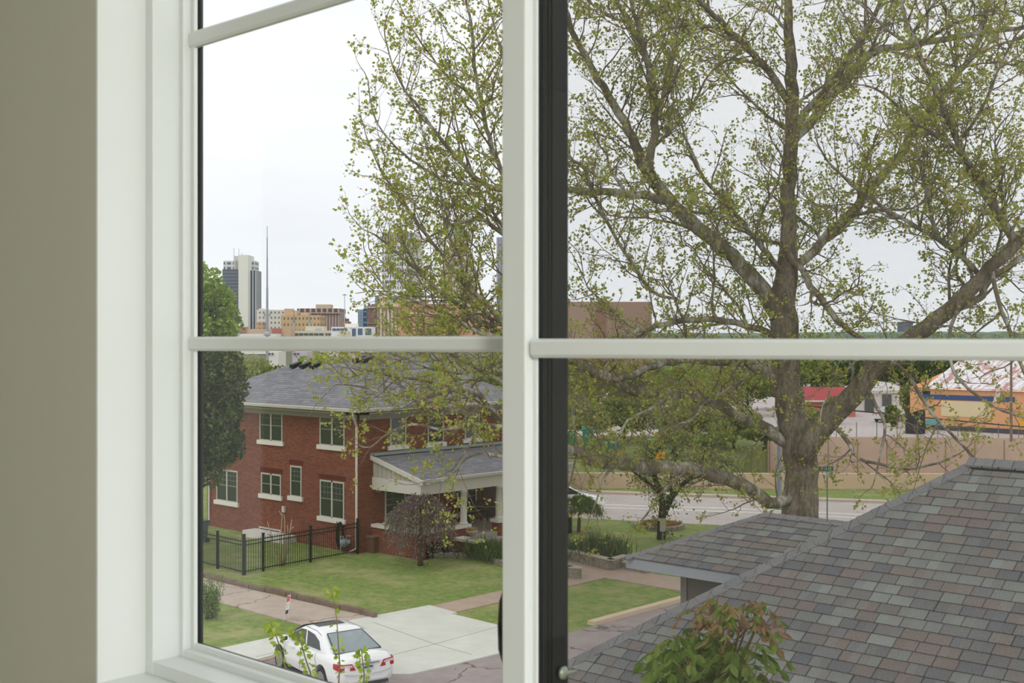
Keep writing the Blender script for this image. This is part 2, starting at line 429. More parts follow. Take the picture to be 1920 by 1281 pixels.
# unit frame, left light
m = MB(); ring(m, x0, XM0 + wfr, z0, z1, wfr, YF, YF + .085); m.build('left_frame', FRAME, win, bevel=.0015)
m = MB(); ring(m, XM1 - .005, XR - t_, z0, z1, .006, YF + .006, YF + .013); 
m.box((XR - t_ - .03, YF, z0), (XR - t_, YF + .06, z1)); m.box((XM1, YF, z0), (XR - t_, YF + .06, z0 + .022)); m.box((XM1, YF, z1 - .022), (XR - t_, YF + .06, z1))
m.build('right_frame', FRAME, win, bevel=.001)
m = MB().box((XM0, YF - .001, z0), (XM1, YF + .012, z1)); m.build('mullion', FRAME, win, bevel=.002)
# left sash: stepped profile
Yd = XC / (ray(336, HY).x / ray(336, HY).y); XE = W(344, Yd)
Yf = XE / (ray(358, HY).x / ray(358, HY).y); XG = W(364, Yf)
Yg = XG / (ray(372, HY).x / ray(372, HY).y)
m = MB(); xr_ = XM0 + wfr
ring(m, XC - .001, xr_ - wfr + .003, z0 + wfr - .001, z1 - wfr + .001, XE - XC, Yd, Yf + .012)
m.build('left_sash', FRAME, win, bevel=.002)
m = MB(); ring(m, XE - .001, xr_ - wfr - .008, z0 + wfr + (XE - XC) - .002, z1 - wfr - (XE - XC), XG - XE + .001, Yf, Yg - .001)
m.build('glazing_stop', FRAME, win, bevel=.0012)
LX0, LX1 = XG, xr_ - wfr - .012
m = MB().box((XE, Yg, z0 + .02), (LX1 + .01, Yg + .003, z1 - .02)); m.build('glass_pane', GLASS, win)
def muntin_px(mb, xa, ya0, ya1, xb, yb0, yb1, Y, dep):
    a0 = at_y(xa, ya0, Y); a1 = at_y(xa, ya1, Y); b0 = at_y(xb, yb0, Y); b1 = at_y(xb, yb1, Y)
    k = .0035
    q0 = [a0, b0, b1, a1]
    up = Vector((0, 0, k))
    f = [a0 - up, b0 - up, b1 + up, a1 + up]       # chamfered front
    back = [p + Vector((0, dep, 0)) for p in q0]; frt = [p + Vector((0, .0, 0)) - Vector((0, dep * .4, 0)) for p in f]
    P = frt + [p for p in q0] + back
    F = [(3, 2, 1, 0)]
    for o_ in (0, 4):
        for i in range(4): F.append((o_ + i, o_ + (i + 1) % 4, o_ + 4 + (i + 1) % 4, o_ + 4 + i))
    F.append((8, 9, 10, 11)); mb.add(P, F)
Ym = Yg - .009
m = MB(); muntin_px(m, 357, 631.5, 658, 950, 630.5, 660.5, Ym, .008); m.build('muntin', FRAME, win)
m = MB(); muntin_px(m, 357, 60.5, 90, 950, -124, -92, Ym, .008); m.build('muntin', FRAME, win)
# black outer frame seen through the left glass
m = MB(); m.box((XJ + .01, Yg + .004, z0), (XG + .0005, Yg + .0085, z1)); m.box((XG, Yg + .004, z0), (XM0, Yg + .008, z0 + wfr + (XE - XC) + .006)); m.box((XG, Yg + .004, z1 - .04), (XM0, Yg + .008, z1)); m.build('outer_frame', BLACK, win)
# right light
YR = 1.036; XS = XM1 + .008
m = MB(); ring(m, XM1 - .003, XR - .03, z0 + .02, z1 - .02, XS - XM1 + .003, YF + .010, YR); m.build('right_sash', FRAME, win, bevel=.0015)
m = MB().box((XS - .004, YR, z0 + .02), (XR - .02, YR + .003, z1 - .02)); m.build('glass_pane', GLASS, win)
m = MB(); muntin_px(m, 998, 635.3, 671, 2400, 636.3, 679.5, YR - .008, .008); m.build('muntin', FRAME, win)
XB = XS + .003; Yb = XB / (ray(1065, HY).x / ray(1065, HY).y)
m = MB(); m.box((XM0 + .02, YR + .004, z0), (XB, Yb, z1)); m.box((XB, YR + .004, z0), (XR, Yb, z0 + .02)); m.box((XR - .03, YR + .004, z0 + .02), (XR, Yb, z1))
for q in range(3): m.box((XB, YR + .006 + q * .006, z0 + .02), (XB + .0012, YR + .0085 + q * .006, z1))
m.build('outer_frame', BLACK, win)
m = MB().box((XB, Yb - .004, z0 + .02), (XR - .03, Yb - .0036, z1 - .02)); m.build('insect_screen', m_screen('insect_mesh'), win)
# screen latch and outside lock
lp = at_y(1048, 1260, Yb - .012); lp.x = XB
m = MB().lathe(lp, [(.003, 0), (.007, .001), (.008, .004), (.005, .006), (.002, .007)], 14, (1, 0, 0)); m.tube([lp + Vector((.004, 0, 0)), lp + Vector((.005, .010, -.001)), lp + Vector((.006, .02, -.002))], [.002, .002, .0025], 8)
m.build('screen_latch', plain((150, 155, 140), .35, .6), win, smooth=True)
bp = at_y(942, 1180, 1.10)
m = MB().lathe(bp + Vector((.004, 0, -.045)), [(.002, 0), (.008, .02), (.009, .05), (.007, .08), (.002, .095)], 12); m.build('outside_lock', BLACK, win, smooth=True)

# ================================================================== GROUND
TR0 = [at_z(900, 925), at_z(1640, 925), at_z(2100, 925)]
g = MB()
def gquad(mb, pts, z): slab(mb, pts, z, .3)
# wide base ground split at the expressway trench (a diagonal cut beyond the main road)
def dl(px, d): p = at_d(px, HY, d); return (p.x, p.y)
near = [dl(1005, 79), dl(1500, 77.5), dl(2300, 80)]
gquad(g, [dl(-3500, 60), dl(-3500, -0.1), (40, -30), dl(2300, 80), dl(1500, 77.5), dl(1005, 79), dl(1003, 112), dl(-200, 112), dl(-2500, 100)], 0)
struct('ground', g, LGRASS)
g = MB(); gquad(g, [dl(-2500, 100), dl(-200, 112), dl(1003, 112), dl(1010, 104), dl(3500, 104), (3000, 3000), dl(960, 4200), (-4200, 300)], -.35)
fg = struct('ground_far', g, FAR)
g = MB(); gquad(g, [dl(1000, 78), dl(2400, 78), dl(2600, 105), dl(1000, 113)], -5); struct('expressway_trench_floor', g, ROADC)
# main street (bounded by pixel lines on the ground)
g = MB(); slab(g, poly_px([(930, 966), (1070, 972), (1360, 986), (1900, 1012), (2300, 1030), (2300, 965), (1900, 951), (1640, 944), (1350, 934), (1070, 925), (930, 921)], 0), .02, .1)
struct('road_main', g, ROADC)
g = MB()
for yy in (0, 1):
    a, b, c = [(940, 941), (1400, 955), (2000, 984)] if yy == 0 else [(940, 946), (1400, 961), (2000, 992)]
    for p, q in ((a, b), (b, c)):
        slab(g, poly_px([p, q, (q[0], q[1] + 1.1), (p[0], p[1] + .8)], 0), .03, .01)
struct('road_marking', g, plain((235, 232, 226), .7, 0, .2, .02))
g = MB(); slab(g, poly_px([(930, 919), (1070, 923), (1350, 932), (1640, 942), (1900, 949), (1900, 951.5), (1640, 944.5), (1350, 934.5), (1070, 925.5), (930, 921.5)], 0), .16, .2)
struct('curb_main', g, plain((196, 180, 165), .9))
# side street and its kerbs
g = MB(); slab(g, [(-25.4, -12), (-15.5, -12), (-15.5, 49), (-25.4, 49)], .012, .1); slab(g, poly_px([(330, 1281), (470, 1245), (527, 1229.5), (600, 1216), (735, 1262), (790, 1258), (830, 1400), (330, 1420)], 0), .013, .1)
struct('road_side', g, ASPH)
g = MB(); g.box((-25.7, 31.2, -.1), (-25.4, 37.5, .14)); g.box((-25.7, 39.6, -.1), (-25.4, 47, .14))
struct('curb_side', g, plain((205, 184, 160), .9))
g = MB(); slab(g, poly_px([(330, 1238), (415, 1218), (665, 1164), (806, 1137.3), (857, 1151.5), (846, 1153.5), (948, 1178), (1010, 1192), (1010, 1211), (940, 1227), (850, 1249), (770, 1267), (735, 1267), (600, 1215), (527, 1228), (470, 1243), (330, 1277)], 0), .05, .15)
struct('driveway_apron', g, CONC)
g = MB()
def joint(a, b, w_=.012):
    p, q = at_z(*a), at_z(*b); d = (q - p).normalized(); s_ = Vector((-d.y, d.x, 0)) * w_
    slab(g, [p + s_, q + s_, q - s_, p - s_], .0525, .01)
joint((700, 1170), (815, 1211)); joint((815, 1211), (885, 1231)); joint((735, 1232), (815, 1211)); joint((815, 1211), (935, 1178)); joint((480, 1235), (560, 1216)); joint((752, 1150), (860, 1178)) if False else None
struct('paving_joint', g, plain((140, 138, 130), .9, 0, .1, 0))
g = MB(); p0, p1 = at_z(468, 1244), at_z(530, 1228); d = (p1 - p0).normalized(); s_ = Vector((d.y, -d.x, 0)) * .18
slab(g, [p0 - d * 6, p1, p1 + s_, p0 - d * 6 + s_], .04, .16)
struct('curb_old', g, plain((178, 152, 138), .95, 0, .1, .3, 3))
g = MB(); slab(g, poly_px([(250, 1050), (385, 1086), (470, 1107), (590, 1134), (700, 1158), (668, 1166), (590, 1180), (412, 1131), (380, 1124), (250, 1085)], 0), .03, .1)
struct('driveway', g, OLDC)
g = MB(); slab(g, [(-31.4, 29.45), (-30.1, 29.45), (-30.1, 37.6), (-25.4, 37.6), (-25.4, 39.6), (-30.1, 39.6), (-30.1, 47.5), (-31.4, 47.5), (-31.4, 39.5), (-38.2, 39.5), (-38.2, 37.6), (-31.4, 37.6)], .035, .1)
struct('sidewalk', g, WALKC)
# rough edging beside the drive
ed = MB(); pts = [at_z(x, y) for x, y in [(250, 1047), (385, 1084), (415, 1091), (470, 1105), (500, 1110), (520, 1113), (560, 1125), (590, 1131), (640, 1145), (680, 1153), (703, 1161)]]
for a, b in zip(pts, pts[1:]):
    d = b - a; L_ = d.length; d.normalize(); s_ = Vector((-d.y, d.x, 0)); nn = max(1, int(L_ / .7))
    for i in range(nn):
        q = a + d * ((i + .5) * L_ / nn); ed.obox(q + Vector((0, 0, .09)) + s_ * random.uniform(-.02, .02), d * (L_ / nn * .49), s_ * .09, Vector((0, 0, random.uniform(.09, .12))))
tag(ed.build('stone_edging', plain((122, 106, 94), .95, 0, .1, .35, 3), origin=pts[0], bevel=.02), 'low rough stone edging between the cracked drive and the big lawn', 'edging')

# retaining walls of the expressway
g = MB()
def wall_px(mb, pxs, d0, d1, ztop, zbot, th=.35, x0=1003, x1=2400):
    a = Vector(dl(x0, d0) + (0,)); b = Vector(dl(x1, d1) + (0,)); n_ = Vector((FW.x, FW.y, 0)) * th
    mb.prism([a + Vector((0, 0, zbot)), b + Vector((0, 0, zbot)), b + Vector((0, 0, ztop)), a + Vector((0, 0, ztop))], n_)
wall_px(g, 0, 76.5, 75.5, .95, -5)
struct('wall_near_parapet', g, plain((212, 184, 158), .9, 0, .15, .08, 1))
g = MB(); wall_px(g, 0, 104, 100, 1.05, -6, .5)
struct('wall_far_retaining', g, RETW)
g = MB()
for i in range(26):
    x_ = 1003 + i * 55; p = at_d(x_, HY, 103.6 - 4 * (x_ - 1003) / 1397 - .06)
    g.obox(Vector((p.x, p.y, -2.4)), RT * .035, FW * .05, Vector((0, 0, 3.3)))
struct('wall_far_joints', g, plain((150, 125, 108), .9, 0, .1, 0))
g = MB(); slab(g, [dl(1003, 104.4), dl(2400, 100.4), dl(3200, 230), dl(1003, 230)], 1.05, .3)
struct('parking_lot', g, LOT)
# distant wooded ridge
g = MB(); rd = random.Random(4); N_ = 240
for row, (dd, hh) in enumerate(((1400, 13.2), (2100, 15.5))):
    P = []
    for i in range(N_):
        x_ = -900 + 4200 * i / (N_ - 1); p = at_d(x_, HY, dd + 60 * math.sin(i * .21))
        P.append((p, hh + 1.2 * math.sin(i * .13 + row) + rd.uniform(-.9, .9)))
    o_ = len(g.v)
    for p, h_ in P: g.v += [(p.x, p.y, -1), (p.x, p.y, h_ * .8), (p.x + FW.x * 40, p.y + FW.y * 40, h_), (p.x + FW.x * 90, p.y + FW.y * 90, -1)]
    for i in range(N_ - 1):
        for k in range(3): a = o_ + i * 4 + k; g.f.append((a, a + 4, a + 5, a + 1))
RIDGE = NT('hazy_woods'); _n = RIDGE.noise(RIDGE.obj(), .08, 5, .8)
RIDGE.col(RIDGE.mix(RIDGE.ramp(_n, [(.35, (0, 0, 0, 1)), (.65, (1, 1, 1, 1))]), srgb(96, 116, 100), srgb(140, 156, 128))); RIDGE = RIDGE.set(1, 0, 0)
struct('hills', g, RIDGE, smooth=True)

# ================================================================== THE BRICK HOUSE ACROSS THE SIDE STREET
HX, HYY = -41.4, 34.57                     # its near corner
EX, EY, EZ = HX + .75, HYY - .75, 6.3      # eave corner
HXL, HYF = -53.15, 44.7
house = thing('brick_house', (HX, HYY, 0), 'two-storey red brick house with a grey shingle hip roof behind the lawn', 'house')
m = MB(); m.box((HXL, HYY, -.2), (HX, 41.2, 6.25)); m.box((-49.8, 41.2, -.2), (HX, HYF, 6.25))
m.build('brick_wall', BRICK, house)
# roof: two crossing hips
def hip(mb, x0, x1, y0, y1, z, p, ridge):
    if ridge == 'x':
        h = (y1 - y0) / 2; a = Vector((x0 + h, y0 + h, z + p * h)); b = Vector((x1 - h, y0 + h, z + p * h))
    else:
        h = (x1 - x0) / 2; a = Vector((x0 + h, y0 + h, z + p * h)); b = Vector((x0 + h, y1 - h, z + p * h))
    c = [Vector((x0, y0, z)), Vector((x1, y0, z)), Vector((x1, y1, z)), Vector((x0, y1, z))]
    P = c + [a, b]
    if ridge == 'x': F = [(0, 1, 5, 4), (1, 2, 5), (2, 3, 4, 5), (3, 0, 4)]
    else: F = [(0, 1, 4), (1, 2, 5, 4), (2, 3, 5), (3, 0, 4, 5)]
    F.append((3, 2, 1, 0)); mb.add(P, F); return a, b
m = MB(); hip(m, -53.9, EX, EY, 41.5, EZ, .48, 'x'); ra, rb_ = hip(m, -50.3, EX, EY, 45.5, EZ + .001, .48, 'y')
m.build('roof', BROOF, house)
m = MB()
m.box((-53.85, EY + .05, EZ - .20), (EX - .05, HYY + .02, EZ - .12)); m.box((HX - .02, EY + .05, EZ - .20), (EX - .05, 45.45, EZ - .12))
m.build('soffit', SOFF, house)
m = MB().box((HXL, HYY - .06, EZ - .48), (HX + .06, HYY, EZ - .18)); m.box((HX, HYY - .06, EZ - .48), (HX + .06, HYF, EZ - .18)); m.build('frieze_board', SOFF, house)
def gutter(mb, a, b, s=.13):
    a = Vector(a); b = Vector(b); d = (b - a).normalized(); o_ = Vector((-d.y, d.x, 0)) * -1
    prof = [(0, .06), (s, .06), (s, .03), (s * .75, -.08), (0, -.08)]
    P = [a + o_ * u + Vector((0, 0, v)) for u, v in prof]; mb.prism(P, b - a)
m = MB(); gutter(m, (-53.9, EY, EZ), (EX + .1, EY, EZ)); gutter(m, (EX, EY - .1, EZ), (EX, 45.5, EZ)); m.build('gutter', TRIMW, house)
def window_w(face, xl, xr, yt, yb, lights=1, grid=(3, 2), sashes=True, sill=True, name='window', dep=.09):
    """window on the house wall from its pixel box (yt, yb measured at the left edge)"""
    if face == 'S': a = at_y(xl, yt, HYY); b = at_y(xr, yt, HYY); c = at_y(xl, yb, HYY); ax = Vector((1, 0, 0)); nn = Vector((0, -1, 0))
    else: a = at_x(xl, yt, HX); b = at_x(xr, yt, HX); c = at_x(xl, yb, HX); ax = Vector((0, 1, 0)); nn = Vector((1, 0, 0))
    Wd = (b - a).dot(ax); Ht = a.z - c.z; o_ = Vector((a.x, a.y, c.z)); up = Vector((0, 0, 1))
    def bx(mb, u0, u1, v0, v1, n0, n1):
        P = [o_ + ax * u + up * v + nn * n_ for n_ in (n0, n1) for u, v in ((u0, v0), (u1, v0), (u1, v1), (u0, v1))]
        mb.add(P, [(0, 3, 2, 1), (4, 5, 6, 7), (0, 1, 5, 4), (1, 2, 6, 5), (2, 3, 7, 6), (3, 0, 4, 7)])
    fw = .07; m = MB()
    bx(m, 0, fw, 0, Ht, -.02, .03); bx(m, Wd - fw, Wd, 0, Ht, -.02, .03); bx(m, fw, Wd - fw, Ht - fw, Ht, -.02, .03); bx(m, fw, Wd - fw, 0, fw * .6, -.02, .03)
    for k in range(1, lights): bx(m, Wd * k / lights - .05, Wd * k / lights + .05, 0, Ht, -.02, .03)
    f = m.build(name, plain((186, 182, 172), .7, 0, .3, .04), house)
    m = MB(); bx(m, fw, Wd - fw, .03, Ht - fw, -.01, .004); m.build('pane', DGLASS, f)
    m = MB(); lw = (Wd - 2 * fw) / lights
    for k in range(lights):
        u0 = fw + lw * k + (.05 if k else 0); u1 = fw + lw * (k + 1) - (.05 if k < lights - 1 else 0)
        if sashes: bx(m, u0, u1, Ht * .5 - .025, Ht * .5 + .025, .004, .02)
        if grid:
            for g_ in range(1, grid[0]): uu = u0 + (u1 - u0) * g_ / grid[0]; bx(m, uu - .009, uu + .009, Ht * .5 if sashes else .04, Ht - fw, .004, .014)
            for g_ in range(1, grid[1] + 1): vv = Ht * .52 + (Ht * .45) * g_ / (grid[1] + 1); bx(m, u0, u1, vv - .009, vv + .009, .004, .014)
    if m.v: m.build('sash_bars', plain((120, 124, 118), .7, 0, .3, 0), f)
    if sill:
        m = MB(); bx(m, -.14, Wd + .12, -.20, -.0, -.02, .10); m.build('stone_sill', plain((222, 216, 206), .8, 0, .2, .06), f)
    return f
window_w('S', 487.5, 530.3, 767.5, 824.5, 2, (1, 1))
window_w('S', 600, 646.6, 774.5, 833.5, 2, (1, 1))
window_w('S', 490.3, 527.4, 885.8, 925.5, 2, None)
window_w('S', 545, 566, 872.6, 929.5, 1, (3, 2))
window_w('S', 600.5, 645.8, 899, 967.5, 2, (3, 2))
window_w('S', 406.5, 446, 878.5, 937, 2, (3, 2))
window_w('S', 486.5, 526.5, 986.8, 1008.5, 2, (2, 1), sashes=False)
window_w('E', 731, 761, 777, 836, 1, (3, 2)); window_w('E', 801.5, 831.8, 775, 831, 1, (3, 2)); window_w('E', 871, 898.7, 767, 823, 1, (3, 2))
window_w('E', 721.5, 760, 917, 979, 1, (3, 2)); 
# soldier course lintels
m = MB()
for a, b, y in ((545, 566, 870.5), (600.5, 645.8, 896.8), (490.3, 527.4, 883.8)):
    p = at_y(a, y, HYY); q = at_y(b, y, HYY); m = MB().box((p.x - .1, HYY - .012, p.z), (q.x + .1, HYY, p.z + .21)); m.build('lintel', plain((96, 46, 35), .9, 0, .1, .25, 12), house)
# basement ledge, vent, downspouts
p = at_y(484, 1012, HYY); m = MB().box((p.x - .2, HYY - .75, 0), (p.x + 3.0, HYY - .01, .30)); m.build('light_well', plain((210, 206, 200), .9), house)
p = at_y(534, 955, HYY); m = MB().box((p.x - .09, HYY - .12, p.z - .14), (p.x + .09, HYY, p.z + .14)); m.build('wall_vent', plain((200, 196, 186), .7), house, bevel=.01)
def spout(top, elbow, foot, out):
    m = MB(); m.tube([top, top + Vector((0, 0, -.12)), elbow, elbow + Vector((0, 0, -.12)), Vector((elbow.x, elbow.y, foot + .12)), Vector((elbow.x, elbow.y, foot)) + out], .055, 6); return m.build('downspout', plain((214, 206, 196), .6), house)
sp = at_y(677, 800, HYY - .06)
spout(Vector((EX - .25, EY + .02, EZ - .08)), Vector((HX - .02, HYY - .09, EZ - .75)), .12, Vector((-.12, -.35, -.05)))
spout(Vector((HXL + .3, EY + .02, EZ - .1)), Vector((HXL + .3, HYY - .09, EZ - .9)), .15, Vector((-.15, -.3, -.08)))
# roof vents
def rvent(q, w_=.30):
    m = MB(); m.prism([q + Vector((-w_, -.28, -.06)), q + Vector((-w_, -.30, .10)), q + Vector((-w_, .25, .26)), q + Vector((-w_, .25, .1))], (2 * w_, 0, 0)); m.build('roof_vent', BLACK, house)
for px_ in (555, 573, 592): q = at_y(px_, HY, 37.3); q.z = EZ + .48 * (37.3 - EY); rvent(q, .15)
for px_ in (674, 688): q = at_y(px_, HY, 38.0); q.z = EZ + .48 * (38.0 - EY); rvent(q, .2)
# ---- porch (parts of the house)
PX, PY0, PY1 = -38.1, 35.3, 45.2
zt, ze = 4.25, 3.38
m = MB(); A = [Vector((HX, PY0, zt)), Vector((PX, PY0, ze)), Vector((PX, PY1, ze)), Vector((HX, PY1, zt))]
m.prism(A, (0, 0, -.10)); m.build('porch_roof', BROOF, house)
m = MB().box((HX, PY0 - .05, zt - .02), (HX + .30, PY1, zt + .10)); m.build('flashing', plain((140, 150, 148), .5, .3), house)
m = MB(); m.prism([Vector((HX, PY0 - .06, zt - .0)), Vector((PX + .05, PY0 - .06, ze + .0)), Vector((PX + .05, PY0 - .06, ze - .20)), Vector((HX, PY0 - .06, zt - .20))], (0, .08, 0)); m.build('rake_board', TRIMW, house)
bt = 3.05
GAB = NT('board_batten'); _x, _y, _z = GAB.sep(GAB.obj()); GAB.col(GAB.mix(GAB.math('LESS_THAN', GAB.math('FRACT', GAB.math('DIVIDE', _x, .30)), .10), srgb(178, 172, 158), srgb(132, 126, 114))); GAB = GAB.set(.8)
m = MB(); m.prism([Vector((HX, PY0 + .1, zt - .12)), Vector((PX + .35, PY0 + .1, ze - .12)), Vector((PX + .35, PY0 + .1, bt + .2)), Vector((HX, PY0 + .1, bt + .2))], (0, .06, 0)); m.build('gable_panel', GAB, house)
m = MB().box((HX, PY0 + .05, bt - .32), (PX - .15, PY0 + .3, bt + .22)); m.box((PX - .42, PY0 + .3, bt - .32), (PX - .15, PY1, bt + .22)); m.build('porch_beam', TRIMW, house)
m = MB(); gutter(m, (PX, PY0 - .05, ze - .03), (PX, PY1, ze - .03), .11); m.build('porch_gutter', TRIMW, house)
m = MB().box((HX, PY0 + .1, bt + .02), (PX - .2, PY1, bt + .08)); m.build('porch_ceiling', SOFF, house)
LZ = 1.18
m = MB().box((HX, PY0 + .05, -.1), (PX - .1, PY0 + .3, LZ - .1)); m.box((PX - .4, PY0 + .3, -.1), (PX - .1, 38.2, LZ - .1)); m.box((PX - .45, 40.0, -.1), (PX - .05, 40.5, LZ - .1)); m.box((PX - .4, 40.5, -.1), (PX - .1, PY1, LZ - .1))
m.box((PX - .1, 37.3, -.1), (PX + 1.2, 37.75, .62))
m.build('porch_wall', BRICK, house)
m = MB().box((HX, PY0 - .02, LZ - .1), (PX - .03, PY0 + .37, LZ + .04)); m.box((PX - .47, PY0 + .37, LZ - .1), (PX - .03, 38.28, LZ + .04)); m.box((PX - .52, 39.95, LZ - .1), (PX + .02, 40.55, LZ + .04)); m.box((PX - .47, 40.55, LZ - .1), (PX - .03, PY1, LZ + .04))
m.box((PX - .1, 37.22, .62), (PX + 1.28, 37.83, .74))
m.build('stone_cap', plain((214, 210, 200), .85, 0, .2, .08), house)
m = MB().box((HX, PY0 + .3, -.1), (PX - .1, PY1, .70)); m.box((PX - .1, 37.75, -.1), (PX + .45, 40.1, .48)); m.box((PX + .45, 37.75, -.1), (PX + .9, 40.1, .30)); m.box((PX + .9, 37.75, -.1), (PX + 1.3, 40.1, .15))
m.build('porch_floor', plain((158, 150, 140), .9), house)
for yy in (38.0, 40.25, 42.7):
    c = Vector((PX - .25, yy, LZ + .04)); h_ = bt - .32 - c.z
    m = MB().lathe(c, [(.21, 0), (.21, .07), (.17, .09), (.155, .14), (.15, h_ * .5), (.13, h_ - .12), (.17, h_ - .09), (.19, h_)], 18); m.build('column', TRIMW, house, smooth=True)
m = MB().box((PX - .45, 35.4, LZ), (PX - .1, 35.7, bt - .3)); m.build('corner_post', TRIMW, house)
# windows and door under the porch
f = window_w('E', 857, 893, 905, 962, 2, (3, 2)); 
m = MB().box((HX, 42.3, .7), (HX + .05, 43.3, 2.75)); m.build('front_door', plain((70, 46, 36), .5), house)
# ---- things around the house
def one(mb, name, mat, label, cat, group=None, origin=None, **k):
    return tag(mb.build(name, mat, origin=origin, **k), label, cat, group)
p = at_z(700, 1035); m = MB().box((p.x - .32, p.y - .25, 0), (p.x + .32, p.y + .3, .72)); 
ub = thing('utility_box', p, 'brown metal utility box beside the white downspout', 'utility box')
m = MB().box((p.x - .3, p.y - .25, 0), (p.x + .3, p.y + .25, .66)); m.build('cabinet', plain((104, 74, 60), .7, 0, .3, .15), ub, bevel=.015)
m = MB().box((p.x - .34, p.y - .29, .66), (p.x + .34, p.y + .29, .73)); m.build('lid', plain((130, 98, 82), .7), ub, bevel=.01)
# gas meter
p = at_z(649, 1036); p.y = HYY - .35
gm = thing('gas_meter', p, 'grey gas meter with pipes by the house corner behind the fence', 'gas meter')
m = MB().lathe(p + Vector((0, .1, .42)), [(.05, -.2), (.17, -.17), (.19, 0), (.17, .14), (.05, .18)], 14, (0, 1, 0)); m.build('meter_body', plain((150, 158, 165), .5, .3), gm, smooth=True)
m = MB().tube([p + Vector((-.28, .1, 0)), p + Vector((-.28, .1, .7)), p + Vector((-.1, .1, .7)), p + Vector((-.1, .1, .5))], .025, 7).tube([p + Vector((.1, .1, .5)), p + Vector((.1, .1, .75)), p + Vector((.3, .2, .75))], .025, 7); m.build('pipe', plain((170, 172, 175), .5, .3), gm)
m = MB().lathe(p + Vector((.28, .1, .5)), [(.02, -.05), (.1, -.03), (.1, .03), (.02, .05)], 12, (0, 1, 0)); m.build('regulator', plain((160, 165, 168), .5, .3), gm)
# hose coil
p = at_y(637, 1000, HYY - .16); m = MB()
for k in range(9):
    rr = .19 + .012 * (k % 3); yy = HYY - .08 - .03 * (k // 2); P = [Vector((p.x + math.sin(a * 2 * PI / 20) * rr, yy, p.z - .12 + math.cos(a * 2 * PI / 20) * (.55 + .02 * (k % 4)))) for a in range(21)]
    m.tube(P, .017, 5, False)
m.tube([Vector((p.x, HYY - .02, p.z + .42)), Vector((p.x, HYY - .3, p.z + .42)), Vector((p.x, HYY - .32, p.z + .52))], .03, 6)
one(m, 'garden_hose', plain((22, 24, 22), .6), 'black garden hose coiled on a hook on the brick wall', 'hose', origin=(p.x, HYY, p.z))
# trash can
p = at_z(384, 1016); p.y -= .3
tcn = thing('trash_can', p, 'blue-grey wheeled trash can against the brick wall at the window edge', 'trash can')
m = MB().add([(p.x - .24, p.y - .22, 0), (p.x + .24, p.y - .22, 0), (p.x + .24, p.y + .25, 0), (p.x - .24, p.y + .25, 0), (p.x - .3, p.y - .3, .95), (p.x + .3, p.y - .3, .95), (p.x + .3, p.y + .32, .95), (p.x - .3, p.y + .32, .95)], [(0, 3, 2, 1), (4, 5, 6, 7), (0, 1, 5, 4), (1, 2, 6, 5), (2, 3, 7, 6), (3, 0, 4, 7)]); m.build('bin_body', plain((84, 98, 106), .6), tcn)
m = MB().box((p.x - .33, p.y - .34, .95), (p.x + .33, p.y + .36, 1.02)); m.build('lid', plain((70, 84, 92), .6), tcn, bevel=.02)
m = MB().lathe((p.x + .22, p.y + .28, .1), [(.1, 0), (.1, .06)], 12, (1, 0, 0)); m.build('wheel', BLACK, tcn)
# fence
fen = thing('iron_fence', (-41.2, 28.4, 0), 'black metal picket fence running from the house corner', 'fence')
FC = plain((24, 32, 28), .5, 0, .3, 0); FH = 1.35
corner = Vector((-41.0, 28.35, 0)); endw = Vector((-41.35, 34.5, 0)); gate0 = at_z(487.7, 1074.5)
leftend = Vector((-47.5, 28.5, 0))
def run(a, b, parent, gap=.115, inc=True):
    d = b - a; L_ = d.length; d.normalize(); s_ = Vector((-d.y, d.x, 0))
    for z_ in (.14, FH - .17, FH - .02): m = MB().obox((a + b) / 2 + Vector((0, 0, z_)), d * (L_ / 2), s_ * .016, Vector((0, 0, .018))); m.build('rail', FC, parent)
    n_ = int(L_ / gap); m = MB()
    for i in range(1, n_):
        q = a + d * (L_ * i / n_); m.obox(q + Vector((0, 0, FH / 2 + .05)), d * .008, s_ * .008, Vector((0, 0, FH / 2)))
        t_ = q + Vector((0, 0, FH + .05)); m.add([t_ + d * .010, t_ + s_ * .010, t_ - d * .010, t_ - s_ * .010, t_ + Vector((0, 0, .07))], [(0, 1, 4), (1, 2, 4), (2, 3, 4), (3, 0, 4)])
    tag(m.build('pickets', FC, parent), kind='stuff')
def fpost(q, parent, r=.04, h=1.52): 
    m = MB().box((q.x - r, q.y - r, -.1), (q.x + r, q.y + r, h)); m.box((q.x - r - .012, q.y - r - .012, h), (q.x + r + .012, q.y + r + .012, h + .03)); m.build('fence_post', FC, parent)
mid = Vector((-41.25, 31.85, 0)); g0 = Vector((-41.1, 29.35, 0)); gL = Vector((-42.9, 28.4, 0))
run(g0, mid, fen); run(mid, endw, fen); run(leftend, gL, fen)
for q in (g0, mid, gL, Vector((-45.2, 28.45, 0)), endw - Vector((0, .02, 0))): fpost(q, fen)
gt = thing('fence_gate', corner, 'narrow metal gate section at the corner of the picket fence', 'gate')
run(gL, corner, gt); run(corner, g0, gt); fpost(corner, gt, .055, 1.6)
